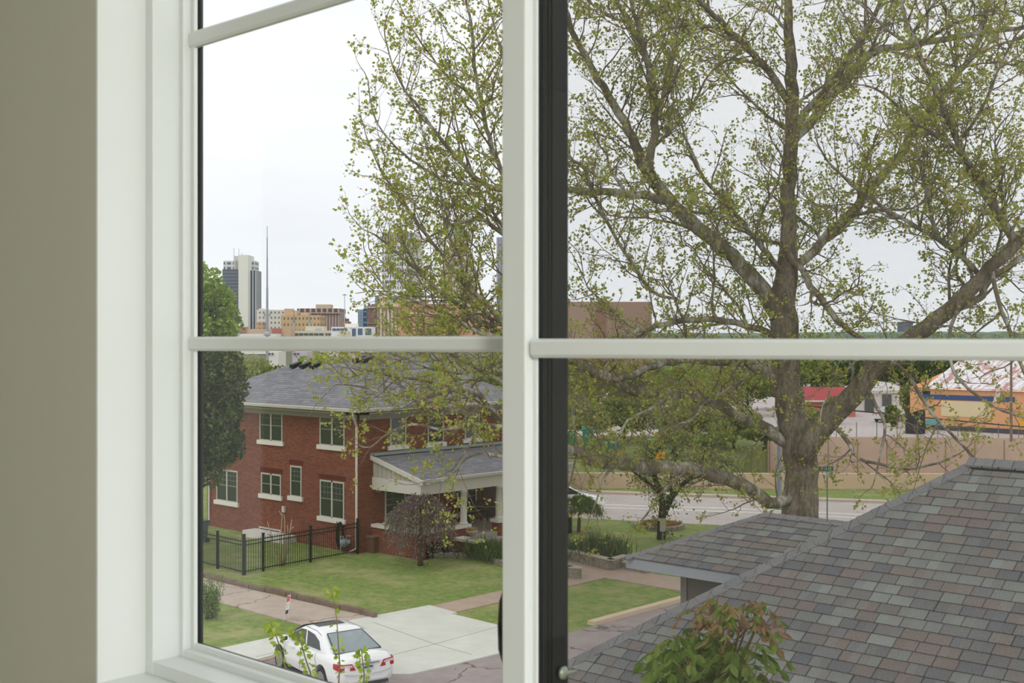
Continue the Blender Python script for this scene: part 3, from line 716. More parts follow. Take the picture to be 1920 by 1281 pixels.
# yard sign
p = at_z(540, 1165); sg = thing('yard_sign', p, 'white yard sign with a red top band leaning at the drive edge', 'sign')
for a, b in ((p + Vector((-.22, .1, 0)), p + Vector((-.22, .1, .45))), (p + Vector((.22, -.1, 0)), p + Vector((.22, -.1, .5)))): m = MB().tube([a, b], .012, 5); m.build('stake', plain((200, 200, 200), .5, .5), sg)
d = Vector((.42, -.20, .14)).normalized(); u_ = Vector((.12, .06, 1)).normalized(); nn = d.cross(u_).normalized()
c = p + Vector((0, 0, .55))
for nm, v0, v1, col_ in (('sign_panel', -.32, .32, (232, 232, 228)), ('red_band', .10, .29, (206, 88, 86)), ('black_band', -.31, -.18, (52, 56, 60))):
    off = 0 if nm == 'sign_panel' else .004
    m = MB().obox(c + u_ * ((v0 + v1) / 2) + nn * (off if nn.y < 0 else -off), d * .26 * (1 if off == 0 else .97), u_ * ((v1 - v0) / 2), nn * .006); m.build(nm, plain(col_, .6, 0, .3, 0), sg)
m = MB()
for k in range(3): m.obox(c + u_ * (.02 - .06 * k) - nn * (-.008 if nn.y < 0 else .008), d * (.16 - .03 * k), u_ * .008, nn * .002)
m.build('print_line', plain((130, 140, 150), .6, 0, .3, 0), sg)
# urn planter on pier
p = Vector((PX + .75, 37.52, .74)); ur = thing('urn_planter', p, 'stone urn with dry plants on the brick pier by the porch steps', 'planter')
m = MB().lathe(p, [(.14, 0), (.12, .04), (.07, .08), (.09, .13), (.22, .24), (.27, .33), (.25, .35)], 16); m.build('bowl', plain((150, 142, 126), .9), ur, smooth=True)
P = [p + Vector((rng.normal() * .1, rng.normal() * .1, .33 + rng.uniform(0, .1))) for _ in range(160)]
leaf_mesh('dry_plant', P, [(rng.normal() * .6, rng.normal() * .6, 1) for _ in P], .12, m_leaf('dry_leaf', [(0, (170, 140, 96)), (1, (196, 172, 130))], .2), ur, .3)
# porch bench hint
p = Vector((HX + .6, 41.2, .7)); bn = thing('porch_bench', p, 'dark wooden bench on the porch behind the columns', 'bench')
m = MB().box((p.x - .25, p.y - .7, 1.1), (p.x + .25, p.y + .7, 1.16)); m.build('seat', plain((60, 52, 48), .7), bn)
m = MB().box((p.x - .28, p.y - .7, 1.2), (p.x - .23, p.y + .7, 1.65)); m.build('backrest', plain((60, 52, 48), .7), bn)
for a in (-.2, .2):
    for b in (-.62, .62): m = MB().box((p.x + a - .03, p.y + b - .03, .7), (p.x + a + .03, p.y + b + .03, 1.1)); m.build('leg', plain((60, 52, 48), .7), bn)
# flower bed in front of the porch
def arc(pts, n=8):
    out = []; P = [Vector(p) for p in pts]; P = [P[0]] + P + [P[-1]]
    for i in range(1, len(P) - 2):
        for k in range(n):
            t = k / n; a, b, c, d = P[i - 1:i + 3]
            out.append(.5 * ((2 * b) + (c - a) * t + (2 * a - 5 * b + 4 * c - d) * t * t + (3 * b - a - 3 * c + d) * t ** 3))
    return out + [P[-2]]
bl = arc([at_z(810, 1046), at_z(850, 1046), at_z(900, 1049), at_z(945, 1062), at_z(985, 1070)], 5)
m = MB(); slab(m, bl + [Vector((-34, 37.5, 0)), Vector((PX - .1, 37.2, 0)), Vector((PX - .1, 35.2, 0))], .03, .1); tag(m.build('mulch_bed', MULCH), kind='structure')
m = MB()
for a, b in zip(bl, bl[1:]):
    d = b - a; n_ = max(1, int(d.length / .4))
    for i in range(n_): q = a + d * ((i + .5) / n_); dd = d.normalized(); s_ = Vector((-dd.y, dd.x, 0)); m.obox(q + Vector((0, 0, .1)), dd * (d.length / n_ * .48), s_ * .11, Vector((0, 0, random.uniform(.08, .13))))
one(m, 'stone_edging', STONE, 'curved rubble stone edging around the mulch bed by the porch', 'edging', origin=bl[0], bevel=.02)
def grass_clump(px_, py_, r, h, n, label):
    p = at_z(px_, py_); P = [(p.x + rng.normal() * r * .5, p.y + rng.normal() * r * .5, .02) for _ in range(n)]
    D = [(rng.normal() * .35, rng.normal() * .35, 1) for _ in range(n)]
    o = leaf_mesh('ornamental_grass', P, D, h, m_leaf('blade', [(0, (62, 84, 48)), (.6, (92, 112, 66)), (1, (130, 138, 92))], .3), None, .05)
    return tag(o, label, 'grass clump')
grass_clump(905, 1046, .7, .8, 900, 'blue-green grass clump in the mulch bed beside the porch steps')
grass_clump(938, 1052, .8, .8, 900, 'blue-green grass clump in the mulch bed cut by the window mullion')
# planters by the front walk (right pane)
def stone_box(pts, label, h=.42, fill=None, nm='stone_planter'):
    P = [at_z(x, y) for x, y in pts]; m = MB(); rt = thing(nm, P[0], label, 'planter')
    for a, b in zip(P, P[1:]):
        d = b - a; dd = d.normalized(); s_ = Vector((-dd.y, dd.x, 0)); n_ = max(1, int(d.length / .5))
        for i in range(n_): m.obox(a + d * ((i + .5) / n_) + Vector((0, 0, h / 2)), dd * (d.length / n_ * .5), s_ * .15, Vector((0, 0, h / 2 + random.uniform(-.02, .02))))
    m.build('stone_wall', STONE, rt, bevel=.02)
    m = MB()
    for a, b in zip(P, P[1:]): d = b - a; dd = d.normalized(); s_ = Vector((-dd.y, dd.x, 0)); m.obox((a + b) / 2 + Vector((0, 0, h + .02)), dd * (d.length / 2 + .1), s_ * .17, Vector((0, 0, .025)))
    m.build('coping', plain((178, 168, 152), .9, 0, .1, .15), rt); return rt
stone_box([(1000, 1044), (1075, 1052), (1145, 1070), (1171, 1062)], 'rubble stone planter wall along the front walk under the grass clump')
stone_box([(1000, 1068), (1066, 1084), (1088, 1086)], 'short rubble stone wall end on the near side of the front walk')
stone_box([(1174, 1068), (1190, 1070), (1213, 1076)], 'low pale stone pieces next to the gutter corner', .3, nm='stone_border')
m = MB(); slab(m, poly_px([(1000, 1040), (1075, 1049), (1145, 1067), (1171, 1059), (1120, 1040), (1000, 1020)], 0), .1, .1); tag(m.build('planter_soil', MULCH), kind='structure')
grass_clump(1128, 1052, .9, 1.0, 1400, 'dark green grass clump in the stone planter by the front walk')
grass_clump(1085, 1046, .7, .8, 700, 'small grass clump beside the black window frame above the stone planter')

# ================================================================== THE SHINGLED ROOFS BELOW THE WINDOW
def course_roof(mb_v, mb_f, uvs, y_e, z_e, y_r, p, xl, xr, row=.20, skirt=.0):
    """overlapping shingle courses on a slope that faces -Y; xl, xr are functions of y"""
    th = math.atan(p); L_ = (y_r - y_e) / math.cos(th); n_ = int(L_ / row); nrm = Vector((0, -math.sin(th), math.cos(th)))
    for k in range(n_ + 1):
        s0 = k * row; s1 = min(L_, s0 + row + .004)
        if s1 - s0 < .01: break
        ya = y_e + s0 * math.cos(th); yb = y_e + s1 * math.cos(th); za = z_e + s0 * math.sin(th); zb = z_e + s1 * math.sin(th)
        up = nrm * .018; lo_ = nrm * .001
        o_ = len(mb_v)
        P = [Vector((xl(ya), ya, za)) + up, Vector((xr(ya), ya, za)) + up, Vector((xr(yb), yb, zb)) + lo_, Vector((xl(yb), yb, zb)) + lo_, Vector((xl(ya), ya, za)) - up * .2, Vector((xr(ya), ya, za)) - up * .2]
        mb_v += [tuple(q) for q in P]; mb_f += [(o_, o_ + 1, o_ + 2, o_ + 3), (o_ + 4, o_ + 5, o_ + 1, o_)]
        v0 = k * row + .002; v1 = (k + 1) * row - .002
        uvs += [(P[0].x, v0), (P[1].x, v0), (P[2].x, v1), (P[3].x, v1), (P[4].x, v0), (P[5].x, v0), (P[1].x, v0 + .003), (P[0].x, v0 + .003)]
def build_uv(name, v, f, uvs, mat, parent):
    me = bpy.data.meshes.new(name); me.from_pydata(v, [], f); me.update(); ul = me.uv_layers.new(name='UVMap')
    ul.data.foreach_set('uv', np.array(uvs).ravel()); me.materials.append(mat)
    o = bpy.data.objects.new(name, me); C.objects.link(o); o.parent = parent; o.matrix_parent_inverse = Matrix.Translation(-parent.location); return o
def caps(mb, a, b, w_, slope_l, slope_r, step=.25, th=.028):
    """overlapping cap shingles along a hip or ridge; slope_* are unit vectors down both flanks"""
    d = (b - a); L_ = d.length; d.normalize(); n_ = int(L_ / step)
    up = Vector((0, 0, 1))
    for k in range(n_):
        s0 = a + d * (k * L_ / n_); s1 = a + d * ((k + 1) * L_ / n_ + .02)
        u0 = up * th; u1 = up * (th * .72)
        P = [s0 + slope_l * w_ + u0 * .6, s0 + u0, s0 + slope_r * w_ + u0 * .6, s1 + slope_r * w_ + u1 * .5, s1 + u1, s1 + slope_l * w_ + u1 * .5,
             s0 + slope_l * w_ - u0 * .4, s0 - u0 * .2, s0 + slope_r * w_ - u0 * .4, s1 + slope_r * w_ - u0 * .4, s1 + slope_l * w_ - u0 * .4]
        mb.add(P, [(0, 1, 4, 5), (1, 2, 3, 4), (6, 7, 1, 0), (7, 8, 2, 1), (2, 8, 9, 3), (6, 0, 5, 10)])
PK = Vector((-8.1, 19.6, 7.45)); pp = .685; T1 = 6.2
nr = thing('neighbouring_house', (-4, 17, 0), 'house below the window with a broad mottled grey shingle hip roof', 'house')
ec = PK + Vector((-T1, -T1, -pp * T1)); XRR = 7.0
v, f, u = [], [], []
course_roof(v, f, u, ec.y, ec.z, PK.y, pp, lambda y: PK.x - (PK.y - y), lambda y: XRR)
build_uv('front_slope', v, f, u, AROOF, nr)
m = MB(); m.add([PK, ec, ec + Vector((0, 2 * T1, 0)), PK + Vector((XRR - PK.x, 0, 0)), Vector((XRR, PK.y + T1, ec.z))], [(0, 2, 1), (0, 3, 4, 2)]); m.build('rear_slopes', AROOF, nr)
m = MB(); c45 = Vector((-1, -1, -pp)).normalized()
fl = Vector((-1, 0, -pp)).normalized(); fr = Vector((0, -1, -pp)).normalized()
# flank directions perpendicular to the hip, lying in each slope
dh = c45
wl = (fl - dh * fl.dot(dh)).normalized(); wr = (fr - dh * fr.dot(dh)).normalized()
caps(m, ec, PK, .17, wl, wr, .26, .04); m.build('hip_cap', CAPM, nr)
m = MB(); rdg = PK + Vector((-.05, 0, .0)); caps(m, rdg + Vector((0, 0, .05)), Vector((XRR, PK.y, PK.z + .05)), .17, Vector((0, 1, -pp)).normalized(), Vector((0, -1, -pp)).normalized(), .26, .035); m.build('ridge_cap', CAPM, nr)
m = MB(); m.prism([rdg + Vector((0, -.16, -.09)), rdg + Vector((0, 0, .045)), rdg + Vector((0, .16, -.09))], (XRR - rdg.x, 0, 0)); m.build('ridge_vent', BLACK, nr)
m = MB().box((ec.x + .45, ec.y + .5, 0), (XRR, PK.y + T1 - .5, ec.z + .05)); m.build('house_wall', plain((176, 178, 172), .8), nr)
m = MB().box((ec.x, ec.y - .02, ec.z - .2), (XRR, ec.y + .02, ec.z)); m.build('fascia', plain((150, 152, 152), .7), nr)
# the lower-pitched wing beyond
D2 = 22.0; E2 = at_d(1172, 1045, D2); t2 = .0815 * D2; p2 = .43; R2 = E2 + Vector((t2, t2, p2 * t2)); X2R = R2.x + 3.2
v, f, u = [], [], []
course_roof(v, f, u, E2.y, E2.z, R2.y, p2, lambda y: E2.x + (y - E2.y), lambda y: X2R)
build_uv('wing_slope', v, f, u, AROOF, nr)
m = MB(); m.add([E2, R2, E2 + Vector((0, 2 * t2, 0)), Vector((X2R, R2.y, R2.z)), Vector((X2R, E2.y + 2 * t2, E2.z))], [(0, 1, 2), (1, 3, 4, 2)]); m.build('wing_rear_slopes', AROOF, nr)
m = MB(); dh = Vector((1, 1, p2)).normalized(); fl = Vector((-1, 0, -p2)).normalized(); fr = Vector((0, -1, -p2)).normalized()
caps(m, E2, R2, .13, (fl - dh * fl.dot(dh)).normalized(), (fr - dh * fr.dot(dh)).normalized(), .26)
caps(m, R2, Vector((X2R, R2.y, R2.z)), .15, Vector((0, 1, -p2)).normalized(), Vector((0, -1, -p2)).normalized(), .26); m.build('wing_cap', CAPM, nr)
m = MB().box((E2.x + .01, E2.y + .02, E2.z - .19), (X2R, E2.y + .06, E2.z - .01)); m.box((E2.x + .01, E2.y + .06, E2.z - .19), (E2.x + .05, E2.y + 2 * t2, E2.z - .01)); m.build('wing_fascia', plain((150, 154, 158), .7), nr)
m = MB().box((E2.x + .05, E2.y + .06, E2.z - .17), (X2R, E2.y + 2 * t2 - .05, E2.z - .14)); m.build('wing_soffit', plain((172, 170, 166), .8), nr)
xw = at_y(1278, HY, E2.y + .5).x
m = MB().box((xw, E2.y + .5, 0), (X2R, E2.y + 2 * t2 - .45, E2.z - .16)); m.build('wing_wall', plain((112, 106, 98), .8), nr)
m = MB().box((xw - .01, E2.y + .48, 0), (xw + .12, E2.y + .56, E2.z - .17)); m.build('corner_board', plain((132, 126, 116), .8), nr)

# ================================================================== THE WHITE SEDAN
car = thing('sedan', (-27.08, 21.53, 0.02), 'white four-door sedan parked on the pale concrete apron seen from behind', 'car')
ch = Vector((-.978, .21, 0)).normalized(); car.rotation_euler = (0, 0, math.atan2(ch.y, ch.x))
CARP = NT('white_car_paint'); CARP.col(srgb(236, 237, 238)); CARP.b.inputs['Coat Weight'].default_value = .6; CARP = CARP.set(.3, 0, .5)
CGL = NT('car_glass'); CGL.col(srgb(34, 42, 38)); CGL.b.inputs['Coat Weight'].default_value = .1; CGL = CGL.set(.06, 0, .5)
RGL = NT('sky_toned_rear_glass'); RGL.col(srgb(146, 158, 166)); RGL.b.inputs['Coat Weight'].default_value = 1; RGL = RGL.set(.08, 0, .9)  # reflected sky is put into this pale base colour
TIRE = plain((34, 34, 36), .85); RIM = plain((176, 178, 180), .3, .8)
def cb(mb, name, mat, parent=car, smooth=False, bevel=0, label=None):
    me = bpy.data.meshes.new(name); me.from_pydata(mb.v, [], mb.f); me.update(); me.materials.append(mat)
    if smooth: me.polygons.foreach_set('use_smooth', [True] * len(me.polygons))
    o = bpy.data.objects.new(name, me); C.objects.link(o); o.parent = parent
    if bevel: b = o.modifiers.new('edge', 'BEVEL'); b.width = bevel; b.segments = 2
    if label: o['label'] = label
    return o
def interp(tab, x):
    for (a, va), (b, vb) in zip(tab, tab[1:]):
        if x <= b: t = (x - a) / (b - a); t = t * t * (3 - 2 * t) * .5 + t * .5; return va + (vb - va) * t
    return tab[-1][1]
hw = [(-2.32, .66), (-2.24, .80), (-2.05, .865), (-1.5, .885), (0, .89), (1.5, .88), (2.0, .83), (2.22, .72), (2.34, .5)]
deck = [(-2.32, .90), (-2.28, 1.00), (-2.15, 1.04), (-1.75, 1.07), (-1.3, 1.05), (.9, 1.00), (1.3, .97), (1.9, .84), (2.2, .70), (2.34, .56)]
low = [(-2.32, .42), (-2.25, .30), (-1.9, .22), (1.9, .2), (2.25, .26), (2.34, .4)]
xs = [-2.32, -2.30, -2.27, -2.22, -2.15, -2.05, -1.9, -1.7, -1.5, -1.3, -1.1, -.8, -.4, 0, .4, .8, 1.1, 1.3, 1.5, 1.7, 1.9, 2.05, 2.15, 2.24, 2.30, 2.34]
m = MB(); NS = 0
for x in xs:
    w_ = interp(hw, x); dk = interp(deck, x); lo_ = interp(low, x); sh = lo_ + (dk - lo_) * .80
    half = [(0, lo_), (w_ * .82, lo_), (w_ * .95, lo_ + .07), (w_, lo_ + (dk - lo_) * .30), (w_ * 1.0, lo_ + (dk - lo_) * .42), (w_ * .985, lo_ + (dk - lo_) * .56), (w_ * .965, sh - .04), (w_ * .93, sh + .04), (w_ * .87, dk - .045), (w_ * .78, dk - .012), (w_ * .4, dk + .008), (0, dk + .012)]
    loop = half + [(-y, z) for y, z in half[-2:0:-1]]; NS = len(loop)
    m.v += [(x, y, z) for y, z in loop]
for i in range(len(xs) - 1):
    for k in range(NS): a = i * NS + k; b = i * NS + (k + 1) % NS; m.f.append((a, b, b + NS, a + NS))
m.f.append(tuple(range(NS))); m.f.append(tuple((len(xs) - 1) * NS + k for k in range(NS))[::-1])
body = cb(m, 'body', CARP, smooth=True)
WB = 1.31; WR = .325
for sx_ in (-WB, WB + .02):
    mc = MB().lathe((sx_, -1.2, WR + .02), [(.385, 0), (.385, 2.4)], 28, (0, 1, 0)); cut = cb(mc, 'cutter', BLACK)
    cut2 = cut.data; bo = body.modifiers.new('arch', 'BOOLEAN'); bo.operation = 'DIFFERENCE'; bo.object = cut; bo.solver = 'EXACT'
    bpy.context.view_layer.update(); dg = bpy.context.evaluated_depsgraph_get()
    nm_ = bpy.data.meshes.new_from_object(body.evaluated_get(dg)); body.modifiers.clear(); body.data = nm_; bpy.data.objects.remove(cut, do_unlink=True)
body.data.name = 'body'
for pl in body.data.polygons: pl.use_smooth = True
es = body.modifiers.new('split', 'EDGE_SPLIT'); es.split_angle = math.radians(38)
m = MB()
for sx_ in (-WB, WB + .02): m.box((sx_ - .40, -.60, .25), (sx_ + .40, .60, .74))
m.box((-2.0, -.7, .2), (2.0, .7, .3)); cb(m, 'underbody', plain((26, 26, 26), .9))
# cabin
rows = [(.97, -1.80, 1.22, .80), (1.02, -1.70, 1.12, .795), (1.16, -1.44, .86, .755), (1.30, -1.16, .58, .70), (1.40, -.92, .36, .655), (1.445, -.72, .22, .60), (1.462, -.45, .05, .45)]
m = MB(); NQ = 20
for z_, xr0, xf, wy in rows:
    n_ = 6; P = []
    for k in range(4 * 5):
        a = 2 * PI * k / 20; ca, sa = math.cos(a), math.sin(a); e_ = .28
        P.append(((xf + xr0) / 2 + (xf - xr0) / 2 * math.copysign(abs(ca) ** e_, ca), wy * math.copysign(abs(sa) ** e_, sa), z_ + (.0 if z_ < 1.4 else 0)))
    m.v += P
for i in range(len(rows) - 1):
    for k in range(NQ): a = i * NQ + k; b = i * NQ + (k + 1) % NQ; m.f.append((a, b, b + NQ, a + NQ))
m.f.append(tuple((len(rows) - 1) * NQ + k for k in range(NQ)))
cabin = cb(m, 'cabin', CARP, smooth=True)
def panel(P, mat, name, off, parent=cabin, th=.006):
    P = [Vector(p) for p in P]; nn = (P[1] - P[0]).cross(P[2] - P[0]).normalized()
    if nn.dot(Vector(off)) < 0: nn = -nn
    m = MB(); m.prism([p + nn * .004 for p in P], nn * th); return cb(m, name, mat, parent, label=None)
def cabpt(z_, s, side):   # point on the cabin side at height z, x = s
    for (za, ra, fa, wa), (zb, rb2, fb, wb) in zip(rows, rows[1:]):
        if za <= z_ <= zb: t = (z_ - za) / (zb - za); return Vector((s, side * (wa + (wb - wa) * t), z_))
    return Vector((s, side * rows[-1][3], z_))
for sd_ in (1, -1):
    q = [cabpt(1.03, .93, sd_), cabpt(1.36, .28, sd_), cabpt(1.385, -.02, sd_), cabpt(1.03, -.22, sd_)] 
    panel(q, CGL, 'side_window', (0, sd_, .4))
    q = [cabpt(1.03, -.30, sd_), cabpt(1.385, -.10, sd_), cabpt(1.355, -.55, sd_), cabpt(1.25, -.90, sd_), cabpt(1.05, -1.12, sd_)]
    panel(q, CGL, 'side_window', (0, sd_, .4))
rwin = panel([(-1.735, .66, 1.045), (-1.735, -.66, 1.045), (-.955, -.50, 1.405), (-.955, .50, 1.405)], RGL, 'rear_window', (-1, 0, 1)); rwin.data.transform(Matrix.Translation((-.035, 0, .02)))
m = MB(); 
for a, b in (((-1.75, .68, 1.05), (-.95, .515, 1.41)), ((-1.75, -.68, 1.05), (-.95, -.515, 1.41)), ((-1.75, .68, 1.05), (-1.75, -.68, 1.05)), ((-.95, .515, 1.41), (-.95, -.515, 1.41))): m.tube([Vector(a) + Vector((-.03, 0, .02)), Vector(b) + Vector((-.03, 0, .02))], .02, 6)
cb(m, 'window_seal', plain((70, 74, 78), .5, 0, .3, 0), cabin)
m = MB(); m.prism([(-1.70, -.2, 1.10), (-1.70, .2, 1.10), (-1.62, .2, 1.18), (-1.62, -.2, 1.18)], (0, 0, .006)); 
panel([(1.16, .68, 1.02), (1.16, -.68, 1.02), (.40, -.54, 1.39), (.40, .54, 1.39)], CGL, 'windshield', (1, 0, 1)).data.transform(Matrix.Translation((.035, 0, .02)))
m = MB().box((-.22, -.40, 1.462), (.12, .40, 1.472)); cb(m, 'sunroof', plain((40, 34, 46), .2, 0, .6, 0), cabin)
for sd_ in (1, -1): m = MB().tube([cabpt(1.44, .1, sd_) + Vector((0, 0, .006)), cabpt(1.44, -.55, sd_) + Vector((0, 0, .006)), cabpt(1.40, -.9, sd_)], .006, 4); cb(m, 'roof_seam', plain((120, 122, 126), .5, 0, .3, 0), cabin)
# wheels
for sx_ in (-WB, WB + .02):
    for sd_ in (1, -1):
        c = Vector((sx_, sd_ * .70, WR)); m = MB(); m.lathe(c, [(.20, 0), (.31, .0), (.325, .03), (.325, .15), (.31, .175), (.22, .178)], 28, (0, sd_, 0)); wh = cb(m, 'wheel', TIRE, smooth=True); wh.modifiers.new('s', 'EDGE_SPLIT')
        m = MB(); cc = c + Vector((0, sd_ * .165, 0)); m.lathe(cc, [(.205, 0), (.225, .01), (.225, .016), (.205, .018)], 24, (0, sd_, 0))
        for k in range(7):
            a = 2 * PI * k / 7; dv = Vector((math.cos(a), 0, math.sin(a))); sv_ = Vector((-math.sin(a), 0, math.cos(a)))
            m.obox(cc + dv * .12 + Vector((0, sd_ * .012, 0)), dv * .10, sv_ * .026, Vector((0, .008, 0)))
        m.lathe(cc, [(.05, .0), (.05, .022), (.03, .026)], 12, (0, sd_, 0)); cb(m, 'rim', RIM, wh)
# lamps
for sd_ in (1, -1):
    m = MB(); z0_, z1_ = .72, .90
    m.add([(-2.345, sd_ * .37, .73), (-2.340, sd_ * .47, .90), (-2.275, sd_ * .79, .91), (-2.02, sd_ * .872, .90), (-2.05, sd_ * .885, .78), (-2.28, sd_ * .80, .72),
           (-2.25, sd_ * .36, .72), (-2.25, sd_ * .46, .90), (-2.15, sd_ * .74, .91), (-2.02, sd_ * .80, .90), (-2.05, sd_ * .80, .78), (-2.15, sd_ * .74, .72)],
          [(0, 1, 2, 5), (2, 3, 4, 5), (0, 6, 7, 1), (1, 7, 8, 2), (2, 8, 9, 3), (3, 9, 10, 4), (4, 10, 11, 5), (5, 11, 6, 0), (6, 11, 10, 9, 8, 7)])
    tl = cb(m, 'tail_lamp', plain((176, 30, 44), .2, 0, .6, 0))
    m = MB().add([(-2.348, sd_ * .45, .815), (-2.346, sd_ * .48, .875), (-2.285, sd_ * .78, .885), (-2.288, sd_ * .785, .82), (-2.31, sd_ * .545, .815), (-2.31, sd_ * .555, .875), (-2.23, sd_ * .79, .885), (-2.23, sd_ * .80, .82)], [(0, 1, 2, 3), (4, 7, 6, 5), (0, 3, 7, 4), (1, 5, 6, 2)]); cb(m, 'reversing_lens', plain((226, 196, 200), .2, 0, .6, 0), tl)
    # mirror
    m = MB(); m.lathe((.86, sd_ * .86, 1.02), [(.01, -.02), (.06, 0), (.075, .08), (.06, .17), (.01, .19)], 12, (0, sd_, 0)); mr = cb(m, 'mirror', CARP, smooth=True)
    m = MB().box((.775, sd_ * .88, .97), (.79, sd_ * 1.03, 1.07)); cb(m, 'mirror_glass', CGL, mr)
    for hx in (-.55, .45): m = MB().box((hx - .1, sd_ * .862, .83), (hx + .1, sd_ * .895, .86)); cb(m, 'door_handle', CARP, bevel=.008)
    for X_ in (-.95, -.05, .98): 
        m = MB().tube([(X_ - (.28 if X_ < -.9 else 0), sd_ * .905, .48 if X_ < -.9 else .34), (X_ + (.0 if X_ > -.9 else .0), sd_ * .885, .80), (X_ + (.05 if X_ < -.9 else 0), sd_ * .83, .96)], .005, 4); cb(m, 'door_seam', plain((110, 112, 116), .5, 0, .3, 0))
# boot details
m = MB().box((-2.355, -.33, .855), (-2.325, .33, .885)); cb(m, 'boot_strip', RIM, bevel=.005)
m = MB().box((-2.345, -.16, .70), (-2.325, .16, .84)); pl_ = cb(m, 'number_plate', plain((198, 210, 216), .5, 0, .3, 0))
m = MB().box((-2.350, -.13, .75), (-2.345, -.03, .80)); m.box((-2.350, .0, .74), (-2.345, .12, .80)); cb(m, 'plate_print', plain((60, 92, 132), .5, 0, .3, 0), pl_)
m = MB()
for rx_, rz_ in ((.075, .045), (.028, .045), (.05, .02)):
    P = [Vector((-2.335, rx_ * math.cos(2 * PI * k / 18), .93 + rz_ * math.sin(2 * PI * k / 18) + (.018 if rz_ == .02 else 0))) for k in range(19)]; m.tube(P, .007, 5, False)
cb(m, 'emblem', plain((150, 152, 156), .2, .9, .5, 0))
m = MB().tube([(-2.345, -.72, .66), (-2.36, -.4, .60), (-2.365, 0, .585), (-2.36, .4, .60), (-2.345, .72, .66)], .012, 5); cb(m, 'bumper_seam', plain((190, 192, 190), .4, 0, .3, 0))
m = MB().box((-2.30, -.62, .27), (-2.2, .62, .36)); cb(m, 'lower_valance', plain((50, 50, 52), .8))
m = MB().lathe((-2.2, -.55, .27), [(.03, -.0), (.035, .16)], 10, (-1, 0, 0)); cb(m, 'exhaust_pipe', RIM)

